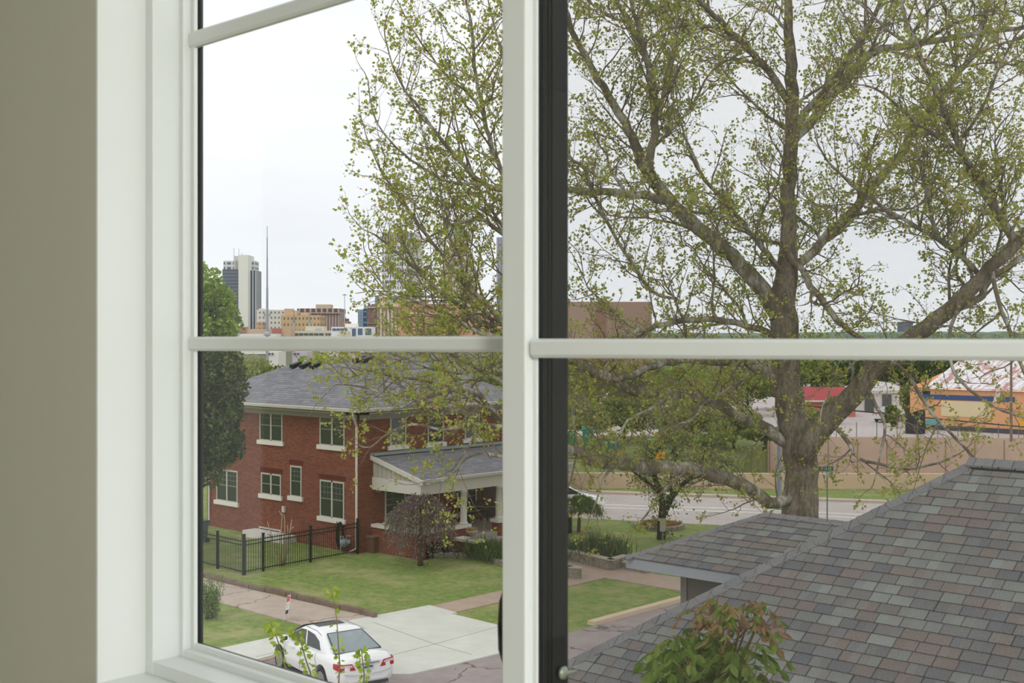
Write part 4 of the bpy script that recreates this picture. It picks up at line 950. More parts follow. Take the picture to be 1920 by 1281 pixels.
# ================================================================== THE GREAT SYCAMORE
BARKG = m_bark('sycamore_bark', (114, 103, 89), (152, 141, 124), (70, 60, 51), 2.2)
BARKW = m_bark('sycamore_upper_bark', (124, 114, 98), (200, 196, 184), (92, 82, 70), 1.6, .46)
TWIG = plain((122, 110, 96), .9, 0, .1, .2, 3)
SYL = m_leaf('young_sycamore_leaf', [(0, (136, 150, 58)), (.35, (164, 176, 78)), (.7, (186, 192, 102)), (.9, (190, 170, 104)), (1, (170, 138, 100))], .5)
TB = at_d(1500, HY, 50); TB.z = 0
syc = thing('sycamore_tree', TB, 'huge spreading sycamore with young yellow-green leaves rising behind the lower roof', 'tree')
K50 = 50 / FPX
rs = random.Random(21)
LIMBS = [ # (points px, depth0, depth1, radii px start, end)
 ([(1500, 1075), (1500, 960), (1503, 900), (1500, 850), (1490, 800), (1478, 740), (1472, 680), (1470, 600), (1474, 520), (1478, 440), (1480, 360), (1483, 280), (1485, 200), (1483, 120), (1480, 60), (1476, -60), (1470, -170)], 50, 50, [42, 35, 31, 33, 31, 28, 27, 27, 22, 15, 14, 13, 12.5, 11, 9, 6, 3]),
 ([(1502, 858), (1550, 792), (1600, 742), (1640, 692), (1700, 642), (1755, 602), (1810, 552), (1860, 502), (1920, 442), (1990, 380), (2080, 290)], 49.5, 46, [22, 21, 20, 19, 16, 15, 14, 12, 11, 9, 6]),
 ([(1755, 602), (1800, 575), (1835, 560), (1850, 530), (1890, 500), (1940, 470), (2020, 440)], 48, 51, [9, 8, 7, 7, 6, 5, 3]),
 ([(1468, 610), (1430, 545), (1390, 495), (1340, 450), (1290, 410), (1250, 372), (1215, 320), (1190, 270), (1170, 230), (1140, 180), (1110, 130), (1075, 60), (1055, 10), (1040, -60)], 50, 45.5, [18, 16, 14, 13, 12.5, 12, 11, 9, 8, 7, 6, 5, 4, 2]),
 ([(1246, 376), (1190, 366), (1130, 361), (1070, 357), (1000, 355), (960, 362), (905, 345), (860, 300), (820, 255), (785, 200), (760, 170), (735, 120), (722, 70)], 47, 42, [8, 7, 6.5, 6, 5, 5, 4.2, 3.6, 3, 2.5, 2, 1.4, 1]),
 ([(1217, 322), (1226, 250), (1230, 200), (1220, 130), (1200, 85), (1180, 40), (1150, -10), (1120, -80)], 46.5, 48, [8, 7.5, 7, 6, 5.5, 5, 4, 2]),
 ([(1229, 240), (1222, 180), (1215, 130), (1200, 60), (1182, 0), (1170, -70)], 46.8, 44, [5, 4.5, 4, 4, 3, 2]),
 ([(1228, 235), (1250, 160), (1262, 90), (1275, 0), (1290, -70)], 46.8, 50, [4, 3.5, 3, 2.5, 1.5]),
 ([(1490, 500), (1540, 455), (1590, 405), (1640, 350), (1680, 300), (1715, 240), (1740, 210), (1760, 178), (1800, 135), (1830, 90), (1850, 20), (1862, -50)], 50, 54, [9, 9, 9, 9, 8.5, 8, 8, 7, 6, 6, 5, 3]),
 ([(1480, 190), (1440, 130), (1400, 90), (1370, 60), (1340, 30), (1305, -5), (1270, -60)], 50, 47, [8, 7, 6.5, 6, 5, 4, 2]),
 ([(1368, 57), (1330, 50), (1290, 47), (1255, 52), (1225, 68), (1190, 95), (1160, 130)], 48.5, 45, [3.4, 3, 3, 2.6, 2, 1.5, 1]),
 ([(1486, 265), (1530, 215), (1575, 160), (1610, 120), (1640, 97), (1700, 86), (1800, 68), (1850, 60), (1930, 48), (2000, 20)], 50, 53, [10, 9, 9, 8, 8, 7, 6, 5, 4, 2]),
 ([(1486, 240), (1530, 190), (1565, 150), (1590, 110), (1620, 60), (1650, 10), (1670, -60)], 50, 47, [8, 7, 7, 6, 5, 4, 2]),
 ([(1900, 452), (1890, 430), (1870, 398), (1840, 350), (1812, 305), (1790, 250), (1770, 205), (1750, 160), (1725, 100), (1700, 50), (1688, -10)], 46.8, 45, [8, 8, 7, 7, 6.5, 6, 6, 5, 5, 4, 2.5]),
 ([(1872, 400), (1850, 345), (1815, 300), (1760, 255), (1715, 230), (1680, 195), (1640, 165), (1600, 158)], 46.5, 43.5, [5, 4, 4, 3.5, 3, 2.5, 2, 1]),
 ([(1480, 535), (1440, 478), (1402, 430), (1372, 392), (1335, 350), (1305, 310), (1285, 260), (1270, 200)], 50, 46, [7, 5, 4.5, 4, 3.5, 3, 2, 1]),
 ([(1402, 430), (1350, 405), (1300, 398), (1250, 395), (1200, 400)], 48, 44, [3.5, 3, 2.5, 2, 1.2]),
 ([(1478, 470), (1520, 535), (1560, 588), (1592, 622), (1640, 645), (1700, 660)], 49.4, 47.5, [6, 6.5, 6, 5, 4, 2]),
 ([(1833, 512), (1800, 478), (1760, 450), (1710, 420), (1660, 392), (1626, 370), (1585, 335), (1550, 300), (1530, 260)], 47.4, 45, [5, 4.6, 4, 4, 3.5, 3, 2.5, 2, 1]),
 ([(1825, 500), (1790, 470), (1755, 440), (1745, 390), (1730, 330), (1720, 270)], 47.6, 45, [5, 5, 4, 3.4, 3, 1.5]),
 ([(1500, 905), (1455, 945), (1420, 925), (1395, 910), (1340, 893), (1290, 880), (1220, 876), (1150, 868), (1112, 864), (1080, 845), (1010, 838), (950, 800), (920, 768), (900, 742), (862, 728), (820, 740), (770, 762)], 50, 41, [14, 11, 12, 12, 12, 12, 12, 12, 11, 9, 8, 7, 6, 5, 4, 3, 1.5]),
 ([(950, 800), (915, 806), (890, 822), (872, 850), (850, 880)], 42.8, 42, [3.4, 3, 2.5, 2, 1]),
 ([(1475, 745), (1440, 700), (1400, 681), (1330, 676), (1260, 679), (1215, 690), (1180, 704), (1150, 713)], 50, 46, [9, 8, 8, 8, 7, 7, 6, 5]),
 ([(1475, 830), (1420, 795), (1370, 772), (1320, 748), (1260, 738), (1200, 735), (1168, 724), (1130, 704), (1095, 690), (1060, 670), (1000, 650), (940, 628), (900, 600), (860, 572), (820, 542), (780, 505), (740, 470), (705, 442), (680, 430)], 50, 42, [12, 10, 9, 9, 9, 9, 9, 9, 9, 8, 7, 6.5, 5, 4, 3, 2.6, 2, 1.4, .8]),
 ([(1000, 650), (950, 610), (905, 560), (868, 530), (830, 480), (800, 440), (762, 385), (720, 330), (700, 290), (685, 250)], 44.6, 43, [6, 5, 4.2, 3.6, 3, 2.6, 2.2, 1.8, 1.2, .8]),
 ([(1010, 655), (960, 640), (900, 625), (850, 595), (800, 572), (750, 560), (715, 530), (690, 490)], 44.8, 41, [4, 4, 3.4, 2.8, 2.2, 1.6, 1.2, .8]),
 ([(870, 532), (860, 480), (835, 430), (828, 380), (820, 330), (800, 280), (790, 240)], 43.8, 45, [3, 2.6, 2.2, 2, 1.6, 1.2, .8]),
 ([(960, 362), (930, 300), (912, 240), (905, 200), (893, 150), (888, 110), (886, 60), (875, 10), (868, -50)], 45, 44, [4.4, 4, 4, 3.6, 3, 3, 2.4, 2, 1.2]),
 ([(910, 225), (880, 175), (850, 155), (820, 120), (790, 80), (765, 40), (745, 0)], 44.6, 43, [3, 2.6, 2.2, 1.8, 1.4, 1, .8]),
 ([(905, 345), (870, 345), (840, 340), (800, 320), (770, 300), (730, 262), (700, 215), (690, 150)], 44, 42, [3, 2.6, 2.4, 2.2, 2, 1.6, 1.2, .8]),
 ([(1060, 560), (1000, 500), (960, 455), (910, 415), (860, 417), (830, 430), (790, 455)], 46, 43, [4, 4, 4, 3.6, 3, 2.4, 1.2]),
 ([(960, 455), (925, 400), (905, 370), (880, 310), (860, 250), (850, 200)], 45, 46, [3, 2.6, 2.2, 2, 1.4, 1]),
 ([(1270, 560), (1220, 545), (1170, 470), (1140, 420), (1120, 380), (1100, 320), (1075, 300), (1040, 260), (990, 200), (950, 130), (930, 60), (915, 0)], 47, 45, [2.5, 3, 3, 3, 3, 3, 3, 3, 3, 2.4, 2, 1]),
 ([(1470, 640), (1400, 610), (1340, 600), (1290, 600), (1230, 612), (1180, 628), (1120, 640)], 50, 46, [7, 6, 6, 5.5, 5, 4, 3]),
 ([(1260, 740), (1215, 770), (1175, 790), (1160, 830), (1150, 860)], 47, 45, [3.4, 3, 2.5, 2, 1]),
 ([(1560, 790), (1590, 830), (1610, 860), (1650, 870), (1700, 880), (1760, 868), (1800, 850)], 49, 45, [5, 4, 3, 2.6, 2.4, 2, 1]),
 ([(1620, 720), (1640, 760), (1660, 800), (1650, 850), (1640, 900)], 48.5, 46, [4, 3.4, 2.8, 2, 1]),
 ([(1660, 668), (1700, 700), (1730, 750), (1760, 790), (1800, 830), (1840, 870)], 48, 45, [4, 3.6, 3.4, 3, 2.4, 1.2]),
 ([(1860, 505), (1870, 560), (1900, 640), (1930, 720), (1960, 760)], 47, 45, [4, 4, 3.4, 3, 2]),
 ([(1800, 560), (1780, 640), (1790, 700), (1830, 740), (1880, 770), (1940, 790)], 47.5, 45, [3.6, 3.4, 3, 2.4, 2, 1.2]),
 ([(1590, 755), (1600, 700), (1580, 670), (1540, 690)], 49.4, 47, [3, 2.6, 2, 1]),
 ([(1290, 882), (1260, 905), (1235, 930), (1215, 960)], 47, 46, [3, 2.5, 1.8, 1]),
 ([(1150, 870), (1130, 900), (1120, 935), (1105, 970)], 45.5, 45, [3, 2.4, 1.6, .8]),
 ([(1060, 672), (990, 690), (940, 700), (890, 712), (840, 722), (780, 712), (730, 705), (690, 695), (655, 680)], 45, 42, [5, 4.4, 4, 3.4, 3, 2.4, 2, 1.4, .8]),
 ([(1000, 650), (950, 672), (910, 690), (860, 700), (800, 690), (760, 672)], 44.8, 43.5, [4, 3.4, 3, 2.4, 1.6, 1]),
 ([(950, 800), (925, 770), (890, 762), (840, 768), (780, 748), (720, 738), (670, 724), (630, 722), (612, 738)], 43, 41, [4, 3.4, 3, 2.6, 2.2, 1.8, 1.4, 1, .8]),
 ([(990, 745), (940, 715), (890, 688), (850, 666), (810, 652), (770, 640)], 44, 42, [3.6, 3.2, 2.6, 2, 1.4, .8]),
 ([(950, 800), (890, 795), (830, 806), (775, 796), (730, 812), (695, 838), (668, 834)], 42.6, 41.4, [3.4, 3, 2.4, 2, 1.6, 1.2, .8]),
 ([(1000, 836), (950, 858), (905, 850), (870, 862), (840, 898), (805, 905)], 42.4, 41.6, [3.4, 3, 2.4, 2, 1.4, .8]),
 ([(1090, 690), (1080, 740), (1075, 790), (1085, 845)], 46, 45, [4, 3, 2.4, 1.5]),
]
LATC, ZC, RL, RZ = 11.7, 12.0, 17.5, 34
def inside(p):
    la = p.x * RT.x + p.y * RT.y; q = ((la - LATC) / (RL if p.z > 9 else 18.6)) ** 2 + ((p.z - ZC) / RZ) ** 2
    return q < 1 and p.z > 1.5 + .0 * la
def smooth_path(P, R, n=3):
    out = []; ro = []; Q = [P[0]] + P + [P[-1]]; S = [R[0]] + R + [R[-1]]
    for i in range(1, len(Q) - 2):
        for k in range(n):
            t = k / n; a, b, c, d = Q[i - 1:i + 3]
            out.append(.5 * ((2 * b) + (c - a) * t + (2 * a - 5 * b + 4 * c - d) * t * t + (3 * b - a - 3 * c + d) * t ** 3)); ro.append(S[i] * (1 - t) + S[i + 1] * t)
    return out + [P[-1]], ro + [R[-1]]
trunkm, limbm, twigm = MB(), MB(), MB()
leafP, leafD = [], []
def rv(): return Vector((rs.gauss(0, 1), rs.gauss(0, 1), rs.gauss(0, 1)))
def sprout(p, d, L_, r, lvl):
    """one wandering branch; returns nothing, adds tubes, children and leaf sites"""
    n_ = {0: 9, 1: 6, 2: 5, 3: 3}[lvl]; pts = [p]; d = d.normalized()
    for i in range(n_):
        d = (d + rv() * (.17 if lvl < 3 else .22) + Vector((0, 0, .05 if lvl else .02))).normalized(); q = pts[-1] + d * (L_ / n_)
        if not inside(q): break
        pts.append(q)
    if len(pts) < 2: return
    k = len(pts); rad = [r * (1 - .75 * i / (k - 1)) for i in range(k)]
    (limbm if lvl == 0 else twigm).tube(pts, rad, 5 if lvl == 0 else 4 if lvl == 1 else 3, False)
    tot = L_ * (k - 1) / n_
    if lvl < 3:
        gap = {0: .42, 1: .42, 2: .30}[lvl]; s_ = gap * rs.uniform(.5, 1.2)
        while s_ < tot:
            f_ = s_ / tot * (k - 1); i = min(k - 2, int(f_)); q = pts[i].lerp(pts[i + 1], f_ - i); t_ = (pts[i + 1] - pts[i]).normalized()
            sd_ = rv(); sd_ = (sd_ - t_ * sd_.dot(t_)).normalized(); dd = t_ * rs.uniform(.5, .9) + sd_ * .75 + Vector((0, 0, .12))
            nl = tot * rs.uniform(.28, .55) * (1.15 - .6 * s_ / tot) if lvl else rs.uniform(.9, 2.3)
            sprout(q, dd, max(.3 if lvl == 2 else .6, nl), max(.006, r * .45), lvl + 1)
            s_ += gap * rs.uniform(.6, 1.4)
    if lvl >= 2:
        for q in ([pts[-1]] if lvl == 3 else [pts[-1]]) + ([pts[k // 2]] if rs.random() < .6 else []):
            n3 = rs.choice((1, 2, 2, 3, 3, 4)) if rs.random() < .93 else 7
            for _ in range(n3):
                leafP.append(tuple(q + rv() * .06)); leafD.append(tuple(d * .4 + rv() * .8 + Vector((0, 0, .15))))
for li, (px_, d0, d1, rr) in enumerate(LIMBS):
    n_ = len(px_); P = [at_d(x, y, d0 + (d1 - d0) * i / (n_ - 1)) for i, (x, y) in enumerate(px_)]; R = [r * K50 for r in rr]
    if li == 0: P[0].z = -.1
    P, R = smooth_path(P, R)
    for i in range(1, len(P) - 1): P[i] = P[i] + rv() * min(.035, R[i] * .3)
    (trunkm if li < 2 else limbm).tube(P, R, 12 if R[0] > .25 else 7, True)
    cum = 0; nxt = 1.2 if li > 1 else 9
    for i in range(len(P) - 1):
        seg = P[i + 1] - P[i]; cum += seg.length
        while cum > nxt:
            nxt += rs.uniform(.24, .52) * (1.3 if R[i] > .2 else 1)
            if P[i].z < 6 and li in (0,): continue
            t_ = seg.normalized(); sd_ = rv(); sd_ = (sd_ - t_ * sd_.dot(t_)).normalized()
            base = t_ * .55 + sd_ * .8 + Vector((0, 0, .22 if P[i].z > 9 else -.02))
            la_ = P[i].dot(RT)
            if P[i].z < 9.3 and rs.random() < (.62 if la_ > 12.2 else .15 if la_ > 0 else .32): continue
            if rs.random() < .15 and R[i] > .06 and P[i].z > 8: sprout(P[i], t_ * .45 + sd_ * .9 + Vector((0, 0, .25)), rs.uniform(3.5, 6.5), min(.075, R[i] * .6), 0); continue
            L_ = rs.uniform(1.0, 3.4) * (1 if R[i] > .05 else .8) 
            sprout(P[i] + sd_ * R[i] * .6, base, L_, min(.036, R[i] * .5), 1)
    if rr[-1] < 2.1: sprout(P[-1], (P[-1] - P[-3]), 1.6, max(.012, R[-1]), 1)
trunkm.build('trunk', BARKG, syc, smooth=True)
limbm.build('limbs', BARKW, syc, smooth=True)
twigm.build('twigs', TWIG, syc)
leaf_mesh('leaves', leafP, leafD, .125, SYL, syc, .85)
print('SYC', len(leafP), len(twigm.v))

# ================================================================== OTHER PLANTS
LB = lambda n, a, b, c, t=.4: m_leaf(n, [(0, a), (.5, b), (1, c)], t)
CEDAR = LB('cedar_leaf', (50, 62, 38), (78, 92, 54), (118, 128, 78), .2)
BRIGHT = LB('bright_spring_leaf', (110, 136, 54), (140, 164, 74), (172, 190, 104))
MIDG = LB('mid_green_leaf', (88, 106, 52), (118, 134, 68), (146, 156, 90))
PALEG = LB('pale_green_leaf', (124, 134, 70), (150, 156, 90), (172, 172, 114))
DARKG = LB('dark_green_leaf', (44, 64, 36), (62, 84, 46), (88, 108, 62), .25)
BRK = plain((92, 80, 68), .9, 0, .1, .2, 4)
simple_tree('cedar_tree', 366, 0, 50, 636, 104, 3.0, 26000, .17, CEDAR, BRK, 'dark evergreen cedar standing before the left end of the brick house', k=60, sub=.26, trunk_r=.22)
simple_tree('maple_tree', 352, 0, 66, 470, 96, 6, 15000, .26, BRIGHT, BRK, 'bright green leafy tree rising above the dark cedar beside the office tower', k=60, sub=.24)
for a in [
 (430, 78, 652, 60, PALEG, 'pale green tree behind the left end of the grey house roof'),
 (505, 90, 664, 50, MIDG, 'mid green tree behind the roof hip below the tall mast'),
 (470, 110, 655, 60, PALEG, 'pale spring tree between the cedar and the roof hip'),
 (590, 105, 662, 42, BRIGHT, 'bright green tree just above the roof ridge vents'),
 (635, 120, 664, 40, PALEG, 'yellow-green tree behind the roof ridge left of the high light pole'),
 (915, 70, 670, 80, MIDG, 'green tree behind the right end of the brick house roof'),
 (985, 74, 700, 90, MIDG, 'green tree hidden partly by the window mullion beyond the house')]:
    simple_tree('street_tree', a[0], 0, a[1], a[2], a[3], 2.0, 5000, .26, a[4], BRK, a[5], group='trees behind the brick house', k=20, sub=.42)
for i, a in enumerate([
 (1040, 120, 664, 80, MIDG, 'tree right of the black window frame beyond the green bank'), (1120, 128, 676, 80, PALEG, 'pale tree beyond the first of the green bins'),
 (1195, 118, 684, 78, MIDG, 'mid green tree behind the long fork of bare limb'), (1265, 132, 680, 80, BRIGHT, 'bright tree centred behind the pale drooping limb'),
 (1335, 122, 690, 76, PALEG, 'pale tree behind the whitish lower limb'), (1400, 130, 684, 78, MIDG, 'green tree just left of the sycamore trunk in the distance'),
 (1462, 140, 688, 66, DARKG, 'dark green tree directly behind the sycamore trunk'),
 (1168, 100, 742, 66, MIDG, 'low bushy tree among the green bins on the bank'), (1290, 97, 738, 74, PALEG, 'bushy tree on the bank behind the small forked tree'), (1375, 95, 762, 66, PALEG, 'pale bushy tree at the right end of the green bank'), (1095, 97, 752, 44, PALEG, 'pale bushy tree standing close behind the tallest green bin'), (1432, 92, 800, 50, MIDG, 'low bushy tree between the bank end and the steel pole'), (1330, 88, 815, 46, MIDG, 'low green tree on the bank above the horizontal sycamore limb'), (1262, 90, 800, 34, PALEG, 'small tree right of the orange crates')]):
    simple_tree('bank_tree', a[0], .8, a[1], a[2], a[3], 1.6, 7500, .21, a[4], BRK, a[5], group='trees beyond the main road', k=26, sub=.36)
for i, a in enumerate([
 (1530, 190, 672, 70, MIDG), (1590, 205, 668, 70, DARKG), (1650, 215, 664, 70, DARKG), (1705, 200, 668, 60, DARKG), (1770, 240, 668, 80, DARKG), (1850, 250, 664, 80, MIDG), (1930, 240, 666, 80, DARKG)]):
    lb = ['mid green tree above the red roofed building', 'dark tree behind the red roof', 'dark tree above the heavy leaning sycamore limb', 'dark tree between the white domed building and the rusty roof',
          'dark tree behind the left slope of the rusty metal roof', 'green tree behind the middle of the rusty metal roof', 'dark tree behind the rusty roof at the edge of view'][i]
    simple_tree('distant_tree', a[0], -.4, a[1], a[2], a[3], 1.2, 4200, .5, a[4], BRK, lb, group='dark trees beyond the parking lot', k=22, sub=.42)
for i, (x_, dd, yt, r_) in enumerate([(1560, 118, 748, 24), (1528, 112, 766, 22), (1700, 118, 728, 20), (1672, 114, 760, 14)]):
    lb = ['round green bush in front of the red roofed building', 'green bush close to the right of the sycamore trunk', 'tall bush beside the corner of the orange building', 'small bush beside the parked white car'][i]
    simple_tree('bush', x_, 1.05, dd, yt, r_, 1.1, 1500, .24, MIDG, BRK, lb, 'bush', 'bushes in the parking lot', k=10, sub=.5, trunk_r=.05)
# green bank on the left part of the trench
g = MB(); A_ = [at_d(1003, HY, 78), at_d(1350, HY, 78.3), at_d(1440, HY, 103), at_d(1003, HY, 104.5)]
for q, z_ in zip(A_, (.25, .25, 1.0, 1.0)): q.z = z_
g.prism(A_, (0, 0, -6)); struct('grass_bank', g, m_grass('bank_grass', (92, 108, 60), (124, 138, 80), (160, 148, 112), .5))
# weeping tree on the lawn
p = at_z(788, 1061); wt = thing('weeping_tree', p, 'small weeping tree with purple-flecked drooping branches on the front lawn', 'tree')
m = MB().tube([p, p + Vector((.03, 0, .5)), p + Vector((-.05, .05, 1.2)), p + Vector((.0, .02, 2.2))], [.13, .09, .075, .06], 9); m.build('trunk', plain((92, 72, 64), .9), wt, smooth=True)
m = MB(); LP = []; LD = []
for i in range(330):
    a = rs.uniform(0, 2 * PI); R_ = 1.5 * rs.uniform(.2, 1) ** .55; top = 2.55 + rs.uniform(-.1, .55) * (1 - R_ / 2.2); endz = rs.uniform(.35, 2.0)
    o_ = Vector((math.cos(a), math.sin(a), 0)); P = [p + Vector((0, 0, 2.0)), p + o_ * R_ * .45 + Vector((0, 0, top + .1)), p + o_ * R_ * .85 + Vector((0, 0, top - .45)), p + o_ * R_ * 1.0 + Vector((0, 0, (top + endz) / 2 - .2)), p + o_ * R_ * (1.02 + rs.uniform(-.05, .08)) + Vector((0, 0, endz))]
    m.tube(P, [.018, .013, .009, .006, .004], 3, False)
    for k in range(1, 4):
        for _ in range(9):
            LP.append(tuple(P[k].lerp(P[k + 1], rs.random()) + rv() * .05)); LD.append(tuple(rv() + Vector((0, 0, -.6))))
m.build('branches', plain((98, 78, 80), .9, 0, .1, .2), wt)
leaf_mesh('foliage', LP, LD, .075, m_leaf('purple_green', [(0, (134, 108, 146)), (.25, (160, 132, 164)), (.42, (140, 116, 128)), (.48, (140, 148, 92)), (.85, (170, 176, 116)), (1, (160, 140, 112))], .5), wt)
# shrub at the left window edge
p = at_z(394, 1160); sh = thing('willow_shrub', p, 'upright green shrub at the left pane edge beside the old drive', 'shrub')
m = MB(); LP, LD = [], []
for i in range(36):
    d = Vector((rs.gauss(0, .22), rs.gauss(0, .22), 1)); L_ = rs.uniform(.8, 1.45); b_ = p + Vector((rs.gauss(0, .14), rs.gauss(0, .14), 0)); m.tube([b_, b_ + d * L_ * .5, b_ + d * L_ + Vector((d.x, d.y, 0)) * .15], [.012, .008, .003], 3, False)
    for k in range(60): t = rs.uniform(.12, 1); LP.append(tuple(b_ + d * L_ * t + rv() * .05)); LD.append(tuple(d * .7 + rv() * .6))
m.build('stems', BRK, sh); leaf_mesh('foliage', LP, LD, .10, LB('shrub_leaf', (96, 124, 66), (126, 150, 84), (156, 176, 112)), sh, .35)
# cut-back bare shrub behind the fence
p = at_z(529, 1061); cs = thing('pruned_shrub', p, 'hard-pruned bare pale shrub inside the picket fence by the basement window', 'shrub')
for tr in ([(528, 1061), (525, 1030), (527, 1000), (529, 968), (523, 958)], [(530, 1061), (533, 1020), (534, 985), (533, 967), (526, 963)], [(527, 1061), (514, 1040), (510, 1015), (508, 1000), (501, 978)],
           [(532, 1061), (541, 1020), (545, 990), (547, 974)], [(546, 992), (552, 987)], [(529, 1060), (537, 1035), (540, 1000), (539, 985)], [(511, 1010), (506, 1004), (503, 1001)]):
    m = MB(); n_ = len(tr); m.tube([at_d(x, y, p.dot(FW) + .12 * math.sin(i * 2 + tr[-1][0])) for i, (x, y) in enumerate(tr)], [.034 - .02 * i / (n_ - 1) for i in range(n_)], 6); m.build('stem', plain((176, 158, 132), .9, 0, .1, .2), cs, smooth=True)
# small forked tree by the main road
p = at_z(1240, 1012); D_ = p.dot(FW); ft = thing('forked_tree', p, 'small dark forked tree with sparse leaves beside the round stone bed', 'tree')
m = MB(); kk = D_ / FPX; LP, LD = [], []
for tr, r0, r1 in (([(1240, 1014), (1240, 985), (1243, 950), (1236, 920), (1228, 895), (1222, 860), (1215, 830)], 9, 3), ([(1243, 965), (1258, 935), (1272, 915), (1290, 900), (1310, 880), (1320, 850)], 7, 2), ([(1238, 925), (1215, 905), (1195, 890), (1170, 872)], 4, 1.5), ([(1262, 930), (1255, 905), (1262, 880), (1270, 850)], 3, 1.2), ([(1222, 860), (1245, 830), (1255, 800)], 2.5, 1), ([(1290, 900), (1330, 890), (1360, 870)], 2, 1)):
    n_ = len(tr); P = [at_d(x, y, D_ + .5 * math.sin(i + r0)) for i, (x, y) in enumerate(tr)]; P[0].z = max(0, P[0].z)
    m.tube(P, [kk * (r0 + (r1 - r0) * i / (n_ - 1)) for i in range(n_)], 8)
    for i in range(1, n_):
        for _ in range(9):
            d = (rv() + Vector((0, 0, .1))).normalized(); q = P[i] + d * rs.uniform(.5, 1.3); m.tube([P[i], (P[i] + q) / 2 + rv() * .06, q], [.02, .014, .006], 3, False)
            for __ in range(12): LP.append(tuple(P[i].lerp(q, rs.uniform(.3, 1.1)) + rv() * .16)); LD.append(tuple(rv()))
m.build('trunk', plain((62, 52, 44), .95, 0, .1, .25), ft, smooth=True); leaf_mesh('foliage', LP, LD, .13, MIDG, ft)
# round stone bed
c = at_z(1236, 990); rbed = thing('round_stone_bed', c, 'low round stone-edged bed beside the small forked tree', 'flower bed'); m = MB()
for k in range(22):
    a = 2 * PI * k / 22; q = c + Vector((math.cos(a) * 1.15, math.sin(a) * 1.15, .11)); m.obox(q, Vector((-math.sin(a), math.cos(a), 0)) * .155, Vector((math.cos(a), math.sin(a), 0)) * .1, Vector((0, 0, .11)))
m.build('stone_ring', STONE, rbed, bevel=.02); m = MB().lathe(c, [(1.06, 0), (1.06, .14), (.4, .18)], 20); m.build('soil', MULCH, rbed)
P = [c + Vector((rs.uniform(-.8, .8), rs.uniform(-.8, .8), .16)) for _ in range(300)]; leaf_mesh('plants', P, [(rs.gauss(0, .5), rs.gauss(0, .5), 1) for _ in P], .25, LB('bed_leaf', (140, 130, 70), (165, 140, 80), (180, 120, 70)), rbed, .3)
# road sign seen from behind, next to the forked tree
q = at_z(1238, 1014); q = q - FW * .9; sgp = thing('metal_sign_back', q, 'grey back of a road sign on a thin post before the forked tree', 'sign')
zt_ = at_d(1238, 972, q.dot(FW)).z; m = MB().tube([q, Vector((q.x, q.y, zt_))], .03, 6); m.build('post', plain((140, 146, 148), .5, .5), sgp)
m = MB().obox((q.x - FW.x * .04, q.y - FW.y * .04, zt_ - .30), RT * .13, FW * .008, Vector((0, 0, .30))); m.build('panel', plain((176, 176, 168), .6, .3), sgp)
# drooping juniper at the black frame
p = at_z(1085, 998); jt = thing('drooping_juniper', p, 'small drooping green juniper beside the black window frame near the main road', 'tree'); D_ = p.dot(FW)
m = MB(); m.tube([p, p + Vector((.05, 0, 1.0)), at_d(1085, 940, D_)], [.1, .08, .04], 7); LP, LD = [], []
for i in range(150):
    a = rs.uniform(0, 2 * PI); R_ = rs.uniform(.3, 1.25); t_ = at_d(1088, 936, D_); e_ = t_ + Vector((math.cos(a) * R_, math.sin(a) * R_, -.1 - R_ * rs.uniform(.25, .75))); md = t_.lerp(e_, .6) + Vector((0, 0, .2)); m.tube([t_, md, e_], [.016, .01, .005], 3, False)
    for _ in range(46): LP.append(tuple(md.lerp(e_, rs.uniform(-.4, 1)) + rv() * .05)); LD.append(tuple((e_ - md).normalized() + rv() * .3 + Vector((0, 0, -.4))))
m.build('trunk', BRK, jt); leaf_mesh('foliage', LP, LD, .13, LB('juniper', (70, 98, 40), (98, 124, 54), (128, 148, 76), .2), jt, .25)
# ---- saplings just below the window
p = at_d(600, HY, 7.0); p.z = 0; sap = thing('young_tree', p, 'slender young tree below the window whose four leafy shoots cross the car', 'tree')
m = MB().tube([p, p + Vector((0, .02, 4)), p + Vector((.05, 0, 7.2))], [.05, .035, .02], 8)
shoots = ([(508, 1170), (519, 1196), (527, 1222), (533, 1245), (548, 1275), (575, 1340)], [(552, 1180), (565, 1208), (573, 1236), (582, 1262), (592, 1340)], [(621, 1106), (628, 1138), (632, 1170), (634, 1205), (637, 1245), (632, 1340)], [(677, 1216), (680, 1240), (683, 1266), (680, 1300), (668, 1345)])
tr_top = p + Vector((.05, 0, 7.2)); SHL = LB('shoot_leaf', (130, 158, 36), (158, 182, 54), (188, 204, 88), .5); SHS = plain((128, 112, 76), .8, 0, .1, .1)
for tr in shoots: m.tube([tr_top, at_d(tr[-1][0], tr[-1][1], 7.0)], .008, 5)
m.build('trunk', SHS, sap)
def lobed(P, D, size, name, mat, parent):
    """three-lobed leaves"""
    v, f = [], []
    for q, d in zip(P, D):
        q = Vector(q); d = Vector(d).normalized(); s_ = d.cross(rv()).normalized(); n_ = d.cross(s_); L_ = size * rs.uniform(.6, 1.3); o_ = len(v)
        for a, b, c_ in ((0, 0, 0), (.30, .46, .05), (.42, .20, .0), (.70, .42, -.06), (.74, .18, 0), (1, 0, -.1), (.74, -.18, 0), (.70, -.42, -.06), (.42, -.20, 0), (.30, -.46, .05)): v.append(tuple(q + d * a * L_ + s_ * b * L_ + n_ * c_ * L_))
        f += [(o_, o_ + 1, o_ + 2, o_ + 8, o_ + 9), (o_ + 2, o_ + 3, o_ + 4, o_ + 6, o_ + 7, o_ + 8), (o_ + 4, o_ + 5, o_ + 6)]
    me = bpy.data.meshes.new(name); me.from_pydata(v, [], f); me.update(); me.materials.append(mat); o = bpy.data.objects.new(name, me); C.objects.link(o); o.parent = parent; return o
